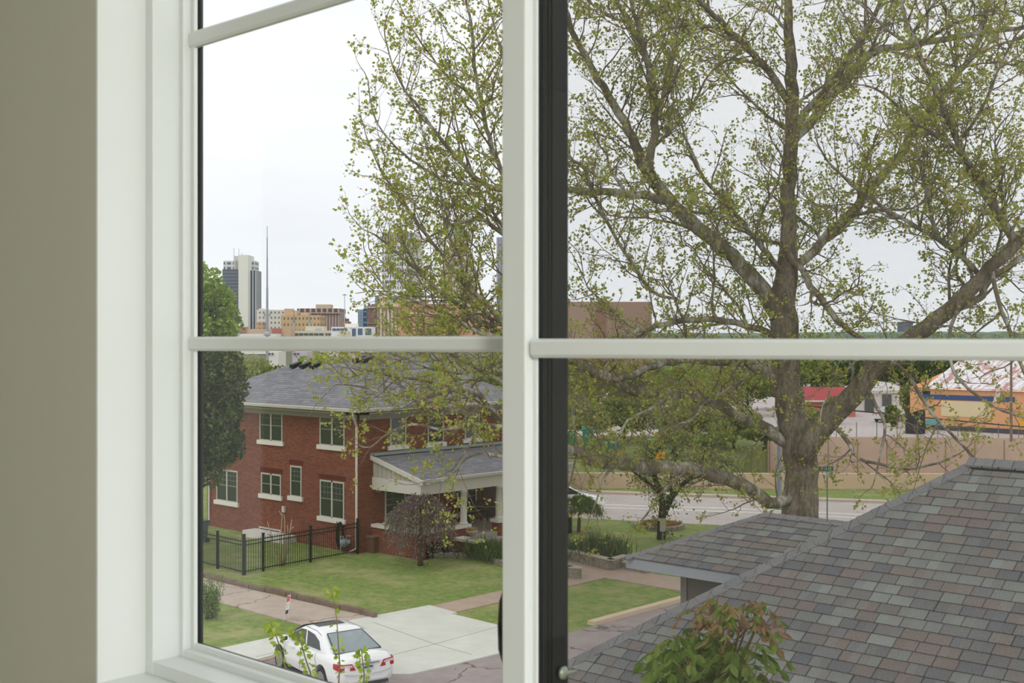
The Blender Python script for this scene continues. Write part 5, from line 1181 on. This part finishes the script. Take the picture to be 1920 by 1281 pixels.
for tr in shoots:
    P = [at_d(x, y, 7.0) for x, y in tr]; m = MB(); n_ = len(P); m.tube(P[::-1], [(.0048 if tr[0][0] == 621 else .006) - .0035 * i / (n_ - 1) for i in range(n_)], 6); st = m.build('shoot', SHS, sap, smooth=True)
    LP, LD = [], []; per = 0
    for i in range(n_ - 1):
        L_ = (P[i + 1] - P[i]).length; k_ = max(2, int(L_ / .011))
        for k in range(k_):
            q = P[i].lerp(P[i + 1], k / k_)
            for _ in range(2 if i > 0 else 4):
                o_ = (RT * rs.uniform(-1, 1) + FW * rs.uniform(-.6, .6)).normalized(); q2 = q + o_ * rs.uniform(.006, .022) + Vector((0, 0, rs.uniform(-.01, .01))); LP.append(tuple(q2)); LD.append(tuple(o_ * .8 + Vector((0, 0, rs.uniform(-.7, .2)))))
    if tr[0][0] == 621: keep = [j for j in range(len(LP)) if (Vector(LP[j]).z > H - .2830 * 7 * .75 or rs.random() < .22) and not (.0)]
    else: keep = list(range(len(LP)))
    lf = lobed([LP[j] for j in keep], [LD[j] for j in keep], .034, 'leaves', SHL, st)
# reddish sumac-like sapling in front of the near roof
p = at_d(1345, HY, 5.4); p.z = 0; sm = thing('red_tipped_sapling', p, 'sapling with drooping compound leaves and red tips in front of the near roof', 'tree')
m = MB().tube([p, p + Vector((0, .01, 4)), at_d(1345, 1330, 5.4)], [.05, .035, .018], 8)
crotch = at_d(1345, 1330, 5.4)
tips = [(1345, 1122), (1300, 1180), (1262, 1192), (1240, 1215), (1398, 1128), (1438, 1132), (1330, 1160), (1372, 1150), (1290, 1225), (1330, 1225), (1375, 1210), (1415, 1205), (1270, 1250), (1310, 1262), (1355, 1255), (1400, 1250), (1440, 1262), (1340, 1190), (1420, 1170), (1300, 1140), (1360, 1130), (1250, 1262), (1380, 1280), (1330, 1285), (1425, 1290), (1285, 1290), (1405, 1160), (1320, 1205)]
V1, F1, V2, F2 = [], [], [], []
def leaflet(V, F, q, d, s_, L_):
    n_ = d.cross(s_).normalized(); o_ = len(V)
    for a, b, c_ in ((0, 0, 0), (.3, .24, .02), (.65, .21, -.02), (1, 0, -.16), (.65, -.21, -.02), (.3, -.24, .02)): V.append(tuple(q + d * a * L_ + s_ * b * L_ + n_ * c_ * L_))
    F.append((o_, o_ + 1, o_ + 2, o_ + 3)); F.append((o_, o_ + 3, o_ + 4, o_ + 5))
for ti, (x, y) in enumerate(tips):
    e_ = at_d(x, y, 5.4 + .22 * math.sin(ti * 2.4)); md = crotch.lerp(e_, .55) + Vector((0, 0, -.02)) + (FW * .03 * math.cos(ti)); m.tube([crotch, md, e_], [.008, .006, .003], 5)
    young = y < 1175 or rs.random() < .12
    for c_ in range(4 if young else 7):
        a = rs.uniform(0, 2 * PI); o_ = (RT * math.cos(a) + FW * math.sin(a) * .9); L_ = rs.uniform(.09, .15) * (.8 if young else 1.1)
        pts = [e_ + Vector((0, 0, -.012 * c_)) + o_ * L_ * t + Vector((0, 0, .05 * t - .13 * t * t)) for t in (0, .25, .5, .75, 1)]
        m.tube(pts, .0015, 3, False); sd_ = Vector((-o_.y, o_.x, 0)).normalized()
        for k in range(1, 5):
            for sg_ in (1, -1, 0) if k == 4 else (1, -1):
                q = pts[k] if sg_ == 0 else pts[k].lerp(pts[k - 1], rs.random() * .5); d = (o_ * (.75 if sg_ else 1) + sd_ * sg_ * .75 + Vector((0, 0, -.75 - rs.random() * .5))).normalized(); s_ = d.cross(Vector((0, 0, 1)) + rv() * .5).normalized()
                V, F = (V2, F2) if (young and rs.random() < .7) else (V1, F1); leaflet(V, F, q, d, s_, rs.uniform(.045, .072) * (.8 if young else 1))
m.build('stem', plain((120, 108, 62), .8, 0, .1, .1), sm, smooth=True)
for nm, V, F, mt in (('green_leaves', V1, F1, LB('compound_leaf', (84, 108, 44), (108, 130, 58), (140, 154, 86), .4)), ('red_leaves', V2, F2, LB('red_young_leaf', (146, 104, 86), (160, 128, 96), (146, 142, 84), .4))):
    mb = MB(); mb.v = V; mb.f = F; mb.build(nm, mt, sm)

# ================================================================== BEYOND THE MAIN ROAD
# orange building with a rusty white metal roof
bx0, by0 = -49.8, 106.7; LZ0 = 1.05
ob = thing('orange_building', (bx0, by0, LZ0), 'low orange building with a rusty white metal roof and a blue stripe', 'building')
m = MB().box((bx0, by0, LZ0), (-20, by0 + 15, 4.85)); m.build('wall', plain((226, 168, 124), .9, 0, .15, .06, .5), ob)
RUST = NT('rusty_white_roof'); x, y, z = RUST.sep(RUST.uv()); rn = RUST.noise(RUST.comb(x, RUST.math('MULTIPLY', y, .25)), .9, 6, .75)
cc = RUST.ramp(rn, [(.50, srgb(236, 232, 236)), (.56, srgb(188, 140, 134))]); rib = RUST.math('LESS_THAN', RUST.math('FRACT', RUST.math('DIVIDE', x, .6)), .16); RUST.col(RUST.mix(RUST.math('MULTIPLY', rib, .5), cc, srgb(150, 120, 122))); RUST = RUST.set(.6)
m = MB(); rx = bx0 + 1.3; m.prism([Vector((rx, by0 - .25, 4.72)), Vector((rx, by0 + 8.0, 7.25)), Vector((rx, by0 + 16, 4.72))], (32, 0, 0)); m.build('metal_roof', RUST, ob)
m = MB().prism([Vector((bx0, by0 - .05, 4.8)), Vector((bx0, by0 + 7, 6.0)), Vector((bx0, by0 + 14, 4.8))], (1.25, 0, 0)); m.build('gable_parapet', plain((222, 158, 104), .9), ob)
def onwall(x0_, y0_, x1_, y1_, name, mat, th=.06):
    a = at_y(x0_, y0_, by0); b = at_y(x1_, y1_, by0); zz = at_y(x0_, y1_, by0).z if False else None
    dz = at_y((x0_ + x1_) / 2, y0_, by0).z, at_y((x0_ + x1_) / 2, y1_, by0).z; m = MB().box((a.x, by0 - th, dz[1]), (b.x, by0, dz[0])); return m.build(name, mat, ob)
onwall(1727, 742, 1903, 751, 'blue_stripe', plain((62, 82, 132), .7, 0, .2, .05))
onwall(1765, 753, 1858, 782, 'cream_panel', plain((226, 208, 168), .8, 0, .2, .04), .05)
onwall(1735, 787, 1762, 800, 'teal_mural', plain((104, 168, 176), .7, 0, .2, .1), .07)
onwall(1908, 774, 1945, 812, 'yellow_mural', plain((232, 172, 66), .7, 0, .2, .1), .07)
onwall(1730, 733, 1744, 741, 'wall_window', DGLASS, .03)
a = at_y(1725, 810, by0).x; m = MB().box((a, by0 - .12, LZ0), (-20, by0, LZ0 + .42)); m.build('dark_base', plain((78, 76, 80), .9), ob)
a = at_y(1862, 740, by0); m = MB().prism([Vector((a.x, by0 - .1, 3.7)), Vector((a.x + .5, by0 - .1, 3.9)), Vector((a.x + .7, by0 - .1, 4.75)), Vector((a.x + .3, by0 - .1, 4.7))], (0, .08, 0)); m.build('sign_wedge', plain((220, 216, 206), .8), ob)
a = at_y(1818, 684, by0 + 8); m = MB().lathe((a.x, by0 + 8, 6.9), [(.25, 0), (.25, .55), (.45, .6), (.1, .95)], 12); m.build('roof_vent', plain((222, 222, 222), .6), ob)
# white domed building
def bx_building(name, x0_, x1_, yt, yb, D0, dep, mat, label, roof=None, zb=1.05, cat='building', group=None):
    a = at_d(x0_, HY, D0); zt_ = H + (HY - yt) / FPX * D0; w_ = (x1_ - x0_) / FPX * D0; base = Vector((a.x, a.y, zb)); o = thing(name, base, label, cat, group); a = Vector((a.x, a.y, 0))
    c = a + RT * (w_ / 2) + FW * (dep / 2); m = MB().obox((c.x, c.y, (zt_ + zb) / 2), RT * (w_ / 2), FW * (dep / 2), Vector((0, 0, (zt_ - zb) / 2))); m.build('wall', mat, o); return o, a, zt_, w_
o, a, zt_, w_ = bx_building('white_building', 1598, 1704, 733, 0, 136, 5, plain((212, 206, 202), .8, 0, .2, .04, .5), 'white masonry building with a shallow domed roof left of the orange building')
m = MB(); P = [a + RT * (w_ * k / 12) + Vector((0, 0, 0)) for k in range(13)]; prof = [Vector((q.x, q.y, zt_ + 1.0 * math.sin(PI * k / 12))) for k, q in enumerate(P)] + [Vector((P[-1].x, P[-1].y, zt_ - .1)), Vector((P[0].x, P[0].y, zt_ - .1))]
m.prism(prof, FW * 5); m.build('dome_roof', plain((236, 234, 232), .6, 0, .2, .02), o)
for x_ in (1630, 1663): q = at_d(x_, HY, 135.9); m = MB().obox((q.x, q.y, 2.0), RT * .5, FW * .05, Vector((0, 0, 1.0))); m.build('door', plain((80, 84, 84), .6), o)
m = MB(); q0 = at_d(1598, HY, 135.8); q1 = at_d(1704, HY, 135.8); m.tube([(q0.x, q0.y, 3.1), (q1.x, q1.y, 3.1)], .06, 4); m.build('string_course', plain((150, 146, 142), .8), o)
o, a, zt_, w_ = bx_building('red_roofed_building', 1500, 1604, 752, 0, 128, 5, plain((196, 120, 104), .85), 'long low building with a dull red roof behind the sycamore trunk')
m = MB(); m.prism([a + Vector((0, 0, zt_)) - FW * .4, a + FW * 2.6 + Vector((0, 0, zt_ + 1.35)), a + FW * 5.4 + Vector((0, 0, zt_))], RT * w_); m.build('red_roof', plain((168, 72, 76), .7, 0, .2, .12, 2), o)
m = MB(); q = a - FW * .45; m.tube([(q.x, q.y, zt_), (q.x + RT.x * w_, q.y + RT.y * w_, zt_)], .12, 4); m.build('eave_trim', TRIMW, o)
o, a, zt_, w_ = bx_building('tan_building', 1450, 1512, 752, 0, 170, 10, plain((176, 142, 124), .85), 'tan flat-roofed building seen between the trunk and the red roof', zb=-.4)
m = MB().obox((a.x + RT.x * w_ / 2, a.y + RT.y * w_ / 2, zt_ + .1), RT * (w_ / 2 + .2), FW * .3, Vector((0, 0, .15))); m.build('cornice', TRIMW, o)
# dark enclosure
q = at_d(1714, HY, 105.5); en = thing('dark_enclosure', (q.x, q.y, LZ0), 'black lean-to enclosure at the corner of the orange building', 'shed')
m = MB().prism([Vector((q.x - .8, q.y, LZ0)), Vector((q.x + .45, q.y, LZ0)), Vector((q.x + .45, q.y, 3.0)), Vector((q.x - .8, q.y, 2.5))], (0, 1.2, 0)); m.build('shed_body', plain((52, 50, 56), .9, 0, .1, .1), en)
m = MB().prism([Vector((q.x - 1.2, q.y - .1, 2.4)), Vector((q.x + .5, q.y - .1, 3.08)), Vector((q.x + .5, q.y - .1, 3.16)), Vector((q.x - 1.2, q.y - .1, 2.5))], (0, 1.4, 0)); m.build('shed_roof', plain((66, 60, 62), .9), en)
# posts of the parking lot fence, utility poles and cable
for i in range(11):
    x_ = 1530 + i * 38; q = at_d(x_, HY, 103.4 - 4 * (x_ - 1003) / 1397 + .8); m = MB().tube([(q.x, q.y, 1.05), (q.x, q.y, 2.3)], .035, 6); tag(m.build('lot_post', plain((120, 112, 112), .7), origin=(q.x, q.y, 1.05)), 'thin metal post along the top of the pink retaining wall', 'post', 'posts along the retaining wall')
q = at_z(1461, 956); pole = thing('steel_pole', q, 'thick grey steel utility pole just left of the sycamore trunk', 'pole')
m = MB().tube([q, q + Vector((0, 0, 6.6))], [.14, .10], 10); m.build('shaft', plain((138, 148, 156), .5, .4), pole)
m = MB().lathe(q + Vector((0, 0, .0)), [(.24, 0), (.24, .06), (.15, .1)], 10); m.build('base_flange', plain((120, 128, 134), .5, .4), pole)
q2 = at_d(1896, HY, 98); q2.z = 1.05; up_ = thing('wooden_pole', q2, 'thin wooden utility pole in front of the orange building', 'pole'); m = MB().tube([q2, q2 + Vector((0, 0, 7.5))], [.12, .09], 8); m.build('shaft', plain((128, 112, 96), .9), up_); m = MB().obox(q2 + Vector((0, 0, 7.1)), RT * .6, FW * .05, Vector((0, 0, .06))); m.build('cross_arm', plain((112, 98, 84), .9), up_)
P = [at_d(1461 + (2300 - 1461) * k / 24, 756 + 78 * k / 24 + 2.2 * math.sin(PI * k / 24), 64 + 1 * k / 24) for k in range(25)]
tag(MB().tube(P, .035, 5).build('utility_cable', plain((56, 52, 54), .8), origin=P[0]), 'thick dark utility cable sagging across in front of the orange building', 'cable')
# street name sign
q = at_d(1551, HY, 62); q.z = 0; ss = thing('street_name_sign', q, 'green street name sign on a metal post right of the sycamore trunk', 'street sign')
zt_ = at_d(1551, 884, 62).z; m = MB().tube([q, Vector((q.x, q.y, zt_))], .035, 7); m.build('post', plain((110, 130, 124), .5, .4), ss)
SG = plain((22, 96, 78), .5, 0, .3, .04); bc = at_d(1549, 879.5, 61.9); m = MB().obox(bc, RT * .36, FW * .012, Vector((0, 0, .115))); bl1 = m.build('name_blade', SG, ss)
b2 = at_d(1552, 889.5, 61.9); dX = (RT * .35 + FW * .8).normalized(); m = MB().obox(b2, dX * .42, Vector((-dX.y, dX.x, 0)) * .012, Vector((0, 0, .085))); m.build('cross_blade', plain((120, 176, 178), .4, 0, .4, .04), ss)
def text3d(txt, loc, size, mat, parent, name='lettering'):
    cu = bpy.data.curves.new(name, 'FONT'); cu.body = txt; cu.size = size; cu.extrude = .004; cu.align_x = 'CENTER'; cu.align_y = 'CENTER'; cu.materials.append(mat)
    o = bpy.data.objects.new(name, cu); C.objects.link(o); root = parent
    while root.parent: root = root.parent
    o.rotation_euler = (PI / 2, 0, PSI); bpy.context.view_layer.update(); me = bpy.data.meshes.new_from_object(o.evaluated_get(bpy.context.evaluated_depsgraph_get())); bpy.data.objects.remove(o, do_unlink=True)
    o = bpy.data.objects.new(name, me); C.objects.link(o); o.rotation_euler = (PI / 2, 0, PSI); o.location = loc; o.parent = parent; return o
WH = plain((232, 234, 232), .6, 0, .2, 0)
text3d('E 15 ST', bc - FW * .02, .17, WH, bl1)
# green bins on the bank
GB = plain((34, 124, 98), .6, 0, .3, .06)
def bin_(x_, yt, yb, D0, wpx, label, txt=None):
    w_ = wpx / FPX * D0 / 2; q = at_d(x_, yb, D0); h_ = (yb - yt) / FPX * D0; b = thing('green_bin', q, label, 'bin', 'green bins on the bank')
    m = MB(); V = []
    for s_, z_ in ((.78, 0), (1, h_ * .88)):
        for i, j in ((-1, -1), (1, -1), (1, 1), (-1, 1)): V.append(q + RT * (w_ * s_ * i) + FW * (w_ * s_ * j) + Vector((0, 0, z_)))
    m.add(V, [(0, 3, 2, 1), (4, 5, 6, 7), (0, 1, 5, 4), (1, 2, 6, 5), (2, 3, 7, 6), (3, 0, 4, 7)]); bd = m.build('bin_body', GB, b)
    m = MB().obox(q + Vector((0, 0, h_ * .94)), RT * w_ * 1.08, FW * w_ * 1.08, Vector((0, 0, h_ * .06))); m.build('lid', plain((60, 150, 126), .5, 0, .3, .05), b, bevel=.03)
    if txt: text3d(txt, q - FW * (w_ * 1.02) + Vector((0, 0, h_ * .66)), w_ * .72, WH, bd)
    return b
bin_(1102, 800, 849.5, 92, 20, 'tall green bin with white letters right of the black window frame', 'EST')
bin_(1070, 811, 848.5, 93, 22, 'green bin half hidden behind the black window frame')
bin_(1148, 829, 852.5, 91, 30, 'wide green bin low on the bank beside an orange crate')
bin_(1226, 824, 852.5, 91, 26, 'green bin with white letters standing over orange crates right of the others', 'EST')
def crate(x_, y_, D0, wpx, hpx, label):
    w_ = wpx / FPX * D0 / 2; h_ = hpx / FPX * D0 / 2; q = at_d(x_, y_, D0); b = thing('orange_crate', q, label, 'crate', 'orange crates on the bank')
    for s_ in (-1, 1): m = MB().obox(q + FW * (w_ * .6 * s_), RT * w_, FW * .02, Vector((0, 0, h_))); m.build('side_panel', plain((236, 156, 40), .6, 0, .3, .08), b)
    m = MB().obox(q - Vector((0, 0, h_ * .9)), RT * w_, FW * w_ * .6, Vector((0, 0, .02))); m.build('bottom', plain((220, 140, 36), .6), b)
crate(1158, 853.5, 88.8, 17, 14, 'orange crate in front of the wide green bin'); crate(1236, 853.5, 88.8, 19, 14, 'orange crate below the lettered right-hand green bin' if False else 'orange crate below the lettered green bin by the forked tree'); crate(1126, 856, 88.8, 11, 9, 'small orange crate between two green bins')
# ---- downtown
def tower(name, parts, label, group='downtown buildings', zb=0):
    """parts: (x0, x1, ytop, D, depth, material, part name)"""
    x0_, x1_, yt, D0, dep, mat, pn = parts[0]; a = at_d((x0_ + x1_) / 2, HY, D0); o = thing(name, (a.x, a.y, zb), label, 'building', group)
    for x0_, x1_, yt, D0, dep, mat, pn, *rest in parts:
        a = at_d(x0_, HY, D0); w_ = (x1_ - x0_) / FPX * D0; zt_ = H + (HY - yt) / FPX * D0; z0_ = H + (HY - rest[0]) / FPX * D0 if rest else zb
        c = a + RT * (w_ / 2) + FW * (dep / 2); m = MB().obox((c.x, c.y, (zt_ + z0_) / 2), RT * (w_ / 2), FW * (dep / 2), Vector((0, 0, (zt_ - z0_) / 2))); m.build(pn, mat, o)
    return o
k = lambda D0: D0 / FPX
P3 = lambda r, g, b: plain((r, g, b), .8, 0, .2, .03, .02)
T1G = m_facade('tower_bands', (92, 98, 112), (112, 122, 136), 400, 3.6, 1, .35)
T1R = m_facade('tower_stripes', (226, 226, 218), (74, 84, 104), 3.0, 3.6, .70, 1)
WFR = m_facade('crown_openings', (220, 222, 220), (110, 116, 128), 6, 5, .7, .55)
tower('office_tower', [(447, 465, 478, 1280, 30, P3(226, 226, 216), 'core_slab'), (417, 447, 505, 1290, 28, T1G, 'glass_wing'), (465, 480, 507, 1290, 28, T1R, 'striped_wing'), (419, 447, 489, 1300, 20, WFR, 'crown'), (465, 478, 489, 1300, 20, WFR, 'crown'),
   (438, 447, 480, 1300, 12, P3(206, 206, 200), 'penthouse'), (438.2, 438.7, 465, 1302, 1, P3(170, 172, 178), 'antenna'), (447.4, 447.9, 466, 1302, 1, P3(170, 172, 178), 'antenna'), (452.5, 453, 474, 1290, 1, P3(170, 172, 178), 'antenna')], 'tall office tower with a white core slab and dark glass wing beyond the green tree')
D = 1150; WT = m_facade('white_hotel', (222, 218, 208), (136, 130, 126), 3.6, 4.8, .42, .42)
tower('hotel_block', [(481, 545, 581, D, 40, WT, 'wall'), (486, 494, 578.5, D + 5, 8, P3(216, 210, 200), 'lift_room')], 'pale hotel block with small square windows right of the mast')
BRN = m_facade('brown_grid', (196, 168, 142), (140, 112, 96), 3.4, 4.2, .45, .45)
tower('tan_lowrise', [(480, 494, 604, 1080, 20, BRN, 'wall')], 'small tan block at the foot of the tall office tower')
TAN = m_facade('tan_grid', (206, 178, 142), (132, 108, 88), 3.2, 5.2, .42, .4)
tower('stepped_tan_building', [(527, 600, 591, 1040, 30, TAN, 'wall'), (533, 546, 579, 1045, 14, P3(204, 174, 140), 'tower'), (546, 556, 585, 1045, 12, P3(208, 180, 146), 'tower'), (563, 578, 586, 1045, 12, P3(206, 178, 144), 'tower')], 'stepped tan brick building behind the two church spires')
STR = m_facade('brown_columns', (188, 166, 158), (122, 104, 108), 3.0, 900, .45, 1); TOPW = m_facade('brown_top', (190, 170, 160), (108, 88, 92), 5.6, 7, .68, .75)
tower('brown_office_block', [(557, 637, 588, 1230, 40, STR, 'column_wall'), (557, 637, 578.5, 1228, 44, TOPW, 'top_floor', 588), (592, 619, 571, 1240, 20, P3(200, 184, 156), 'penthouse')], 'wide brown office block with close vertical columns')
SP = P3(138, 148, 152)
for x_, yt, yb, D0, mt, lb in ((551, 577, 606, 900, SP, 'grey slate church spire before the stepped tan building'), (580.5, 580, 606, 880, P3(128, 164, 164), 'slim teal church spire right of the grey spire')):
    a = at_d(x_, HY, D0); w_ = 2.2 * k(D0) * (1.2 if x_ < 560 else .9); o = thing('church_spire', (a.x, a.y, 0), lb, 'church'); z1_ = H + (HY - yt) * k(D0); z0_ = H + (HY - yb) * k(D0)
    m = MB().lathe((a.x, a.y, z0_), [(w_, 0), (w_ * .55, (z1_ - z0_) * .35), (.08, z1_ - z0_)], 8); m.build('spire', mt, o); m = MB().obox((a.x, a.y, z0_ / 2), RT * w_ * 1.1, FW * w_ * 1.1, Vector((0, 0, z0_ / 2))); m.build('tower', P3(186, 176, 158), o)
tower('low_school', [(530, 636, 620, 820, 20, P3(214, 206, 188), 'wall'), (573, 607, 612, 826, 14, P3(206, 200, 184), 'upper_wall'), (592, 602, 616, 825.5, 2, P3(170, 176, 186), 'window', 620.5)] + [(541.5 + 9.5 * i, 549.5 + 9.5 * i, 625, 819.7, 1, P3(96, 106, 100), 'window', 629) for i in range(7)] + [(610 + 5.2 * i, 614 + 5.2 * i, 625, 819.7, 1, P3(96, 106, 100), 'window', 629) for i in range(5)], 'long low cream building with a row of dark windows above the window muntin')
tower('brick_lowrise', [(448, 545, 617, 800, 16, P3(206, 178, 150), 'wall'), (448, 460, 613, 798, 10, P3(176, 128, 122), 'red_wing'), (510, 525, 616, 797, 10, P3(190, 120, 116), 'red_roof')], 'long pinkish tan low building around the foot of the mast')
tower('white_terrace', [(420, 519, 626, 640, 12, P3(228, 226, 220), 'wall')], 'long white low roof just above the muntin left of the mast')
tower('dark_rooftop_block', [(637, 653, 603, 1100, 20, P3(176, 144, 132), 'wall'), (643, 652, 597.5, 1102, 10, P3(150, 134, 122), 'upper_wall'), (648, 648.6, 594, 1101, 1, P3(90, 84, 84), 'mast')], 'small brown block beside the high light pole')
NB = P3(96, 116, 142)
tower('white_apartment_block', [(621, 698, 613, 700, 16, P3(234, 234, 236), 'wall'), (647, 668, 607, 704, 10, P3(228, 226, 218), 'upper_wall')] + [(a_, b_, 616, 699.7, 1, NB, 'window', c_) for a_, b_, c_ in ((623, 630, 620), (631, 637, 620), (638, 646, 620), (647, 651, 622), (660, 667, 631), (671, 679.5, 628), (685, 696, 628))] + [(636, 655, 621, 699.2, 1, P3(216, 202, 178), 'low_wing')], 'white apartment block with blue-grey window bays')
GLB = m_facade('blue_panels', (140, 160, 176), (122, 142, 162), 3, 3, .5, .5); GLD = m_facade('dark_panels', (128, 146, 164), (64, 88, 114), 400, 5.2, 1, .74)
tower('blue_glass_building', [(671, 681, 580.5, 1180, 24, GLB, 'pale_face'), (681, 688, 579, 1180.5, 24, GLD, 'dark_face'), (682, 688, 575.5, 1186, 10, P3(170, 174, 180), 'plant_room')], 'blue glass building with a dark right face')
MAR = m_facade('maroon_grid', (138, 110, 114), (108, 84, 90), 3.4, 5, .35, .4)
tower('maroon_building', [(688, 708, 573, 1080, 24, MAR, 'wall'), (688, 708, 575, 1079, 1, P3(190, 172, 166), 'cornice', 578), (688, 708, 606, 1079, 1, P3(190, 172, 170), 'string_course', 607), (690, 693, 569, 1083, 6, P3(100, 84, 90), 'chimney'), (696, 706, 570, 1085, 8, P3(140, 118, 116), 'plant_room')], 'maroon brick high-rise with a pale cornice')
COL = m_facade('cream_columns', (220, 206, 186), (140, 124, 116), 3.1, 900, .42, 1)
tower('cream_column_building', [(708, 762, 576, 1020, 26, COL, 'column_wall'), (707, 763, 568, 1019, 30, P3(222, 204, 184), 'cornice', 577), (711, 725, 553, 1026, 12, P3(226, 212, 192), 'cupola'), (714, 716, 559, 1025, 1, P3(150, 110, 100), 'window', 565), (722, 724, 559, 1025, 1, P3(150, 110, 100), 'window', 565)], 'cream building with vertical columns and a small cupola')
a = at_d(718, 553, 1032); o = tower('glass_annex', [(703, 711, 555, 1120, 20, P3(140, 160, 178), 'wall'), (712, 730, 548, 1130, 20, P3(206, 214, 206), 'upper_wall')], 'bluish annex peeping out behind the cream cupola')
WTW = m_facade('white_tower', (232, 232, 230), (112, 118, 132), 3.15, 7.4, .55, .50); WTS = P3(214, 212, 208); WTT = m_facade('white_tower_top', (196, 192, 196), (140, 140, 150), 3.15, 900, .5, 1)
tower('white_skyscraper', [(716, 771, 448, 1560, 30, WTW, 'window_face'), (716, 771, 436, 1559.5, 31, WTT, 'top_band', 448), (771, 787, 436, 1572, 44, WTS, 'side_face'), (716, 771, 549, 1559, 1, P3(226, 228, 226), 'blank_band', 556), (730, 771, 560, 1540, 1, P3(130, 140, 156), 'dark_band', 563), (716, 786, 556, 1545, 20, P3(222, 222, 212), 'podium')], 'very tall white skyscraper with close rows of windows behind the tree')
DEC = m_facade('deco_grid', (214, 204, 192), (150, 140, 140), 3.4, 6, .5, .55); TEAL = P3(128, 176, 172)
o = tower('deco_tower', [(826, 892, 500, 1400, 30, DEC, 'lower_wall'), (832, 886, 466, 1405, 26, DEC, 'middle_wall'), (842, 878, 440, 1410, 22, DEC, 'upper_wall')], 'beige stepped art deco tower with a teal roof behind the branches')
a = at_d(860, HY, 1420); m = MB().lathe((a.x, a.y, H + (HY - 441) * k(1420)), [(13, 0), (8, 6), (1, 13)], 4); m.build('teal_roof', TEAL, o)
tower('grey_skyscraper', [(931, 985, 445, 1500, 30, m_facade('grey_stripes', (178, 178, 188), (132, 134, 150), 3, 900, .5, 1), 'wall')], 'grey striped skyscraper cut off by the window mullion')
ORB = m_facade('orange_brick', (212, 166, 138), (160, 120, 104), 4, 4.4, .4, .4)
for a in [(746, 800, 565, 900, 'orange-tan block behind the first low branches'), (800, 872, 570, 930, 'wide orange-tan block in the middle of the low branches'), (872, 946, 588, 880, 'orange-tan block beside the window mullion'), (760, 850, 588, 820, 'lower tan building with a white parapet behind the leaves')]:
    tower('brick_midrise', [(a[0], a[1], a[2], a[3], 20, ORB, 'wall'), (a[0] - .5, a[1] + .5, a[2] - 1.5, a[3] - .5, 21, P3(230, 224, 218), 'parapet', a[2] + .5)], a[4], 'orange brick blocks behind the tree')
tower('brown_slab_building', [(1010, 1222, 566, 330, 24, P3(170, 144, 128), 'wall'), (1118, 1136, 566, 329.6, 1, P3(150, 112, 100), 'recess'), (1150, 1222, 567.5, 329.4, 1, P3(164, 136, 122), 'panel')], 'broad windowless brown building behind the lower left branches of the sycamore', 'large far buildings')
tower('far_dark_tower', [(1692, 1712, 604, 1500, 20, P3(112, 118, 138), 'wall'), (1693, 1697, 602.5, 1502, 6, P3(130, 134, 150), 'plant_room')], 'tiny dark blue-grey tower on the horizon above the right muntin', 'large far buildings')
for i, a in enumerate([(500, 522, 660, 300, (226, 222, 214), 'white house with dark windows above the trees right below the muntin'), (548, 575, 660, 330, (196, 186, 196), 'lilac-grey rooftops above the hip roof ridge'), (600, 640, 659, 340, (216, 204, 204), 'pale pinkish low building behind the ridge'), (655, 668, 657, 330, (206, 186, 190), 'pink-grey low building left of the roof vent')]):
    tower('low_house', [(a[0], a[1], a[2], a[3], 10, P3(*a[4]), 'wall'), (a[0] + 2, a[0] + 6, a[2] + 2, a[3] - .5, 1, P3(90, 96, 110), 'window', a[2] + 5), (a[0] + 9, a[0] + 12, a[2] + 2, a[3] - .5, 1, P3(90, 96, 110), 'window', a[2] + 5)], a[5], 'low buildings beyond the brick house')
# mast
a = at_d(501, HY, 250); mast = thing('telescoping_mast', (a.x, a.y, 0), 'very tall thin grey mast rising right of the office tower', 'mast'); zt_ = H + (HY - 424) * k(250); P = lambda y: Vector((a.x, a.y, H + (HY - y) * k(250)))
for y0_, y1_, r_ in ((760, 592, .32), (592, 540, .24), (540, 483, .17), (483, 446, .12), (446, 424, .07)):
    b = P(y0_); b.z = max(0, b.z); m = MB().tube([b, P(y1_)], [r_, r_ * .85], 8); m.build('mast_section', P3(160, 164, 172), mast)
m = MB()
for dx in (-.55, 0, .55): c = P(590) + RT * dx; m.obox(c, RT * .1, FW * .1, Vector((0, 0, .35)))
m.tube([P(590) - RT * .6, P(590) + RT * .6], .05, 5); m.build('antenna_array', P3(150, 156, 162), mast)
m = MB().lathe(P(630), [(.3, 0), (.75, .1), (.7, .6), (.3, .9)], 8); m.build('lower_collar', P3(170, 174, 178), mast)
a = at_d(646, HY, 300); hm = thing('high_mast_light', (a.x, a.y, 0), 'thin high light pole with a ring of lamps left of the blue glass building', 'light pole'); zt_ = H + (HY - 552) * k(300)
m = MB().tube([(a.x, a.y, 0), (a.x, a.y, zt_)], [.14, .07], 7); m.build('pole', P3(176, 180, 186), hm)
for j in range(6): an = 2 * PI * j / 6; c = Vector((a.x + math.cos(an) * .38, a.y + math.sin(an) * .38, zt_ - .15)); m = MB().obox(c, Vector((.12, 0, 0)), Vector((0, .12, 0)), Vector((0, 0, .07))); m.tube([c, (a.x, a.y, zt_)], .03, 4); m.build('lamp_head', P3(110, 112, 118), hm)
# ---- two more parked cars: copies of the sedan with their parts
def copy_tree(o, parent=None):
    c = o.copy(); C.objects.link(c)
    if parent is not None: c.parent = parent
    for chd in [q for q in list(C.objects) if q.parent == o and q != c]: copy_tree(chd, c)
    return c
c2 = copy_tree(car); q = at_d(1668, HY, 121); c2.location = (q.x, q.y, 1.06); c2.rotation_euler = (0, 0, PSI + .9); c2['label'] = 'small white car parked in the far lot beside the white building'
c3 = copy_tree(car); q = at_z(1052, 961); c3.location = (q.x, q.y, .03); c3.rotation_euler = (0, 0, PSI + .25); c3['label'] = 'white car on the main road mostly hidden by the black window frame'
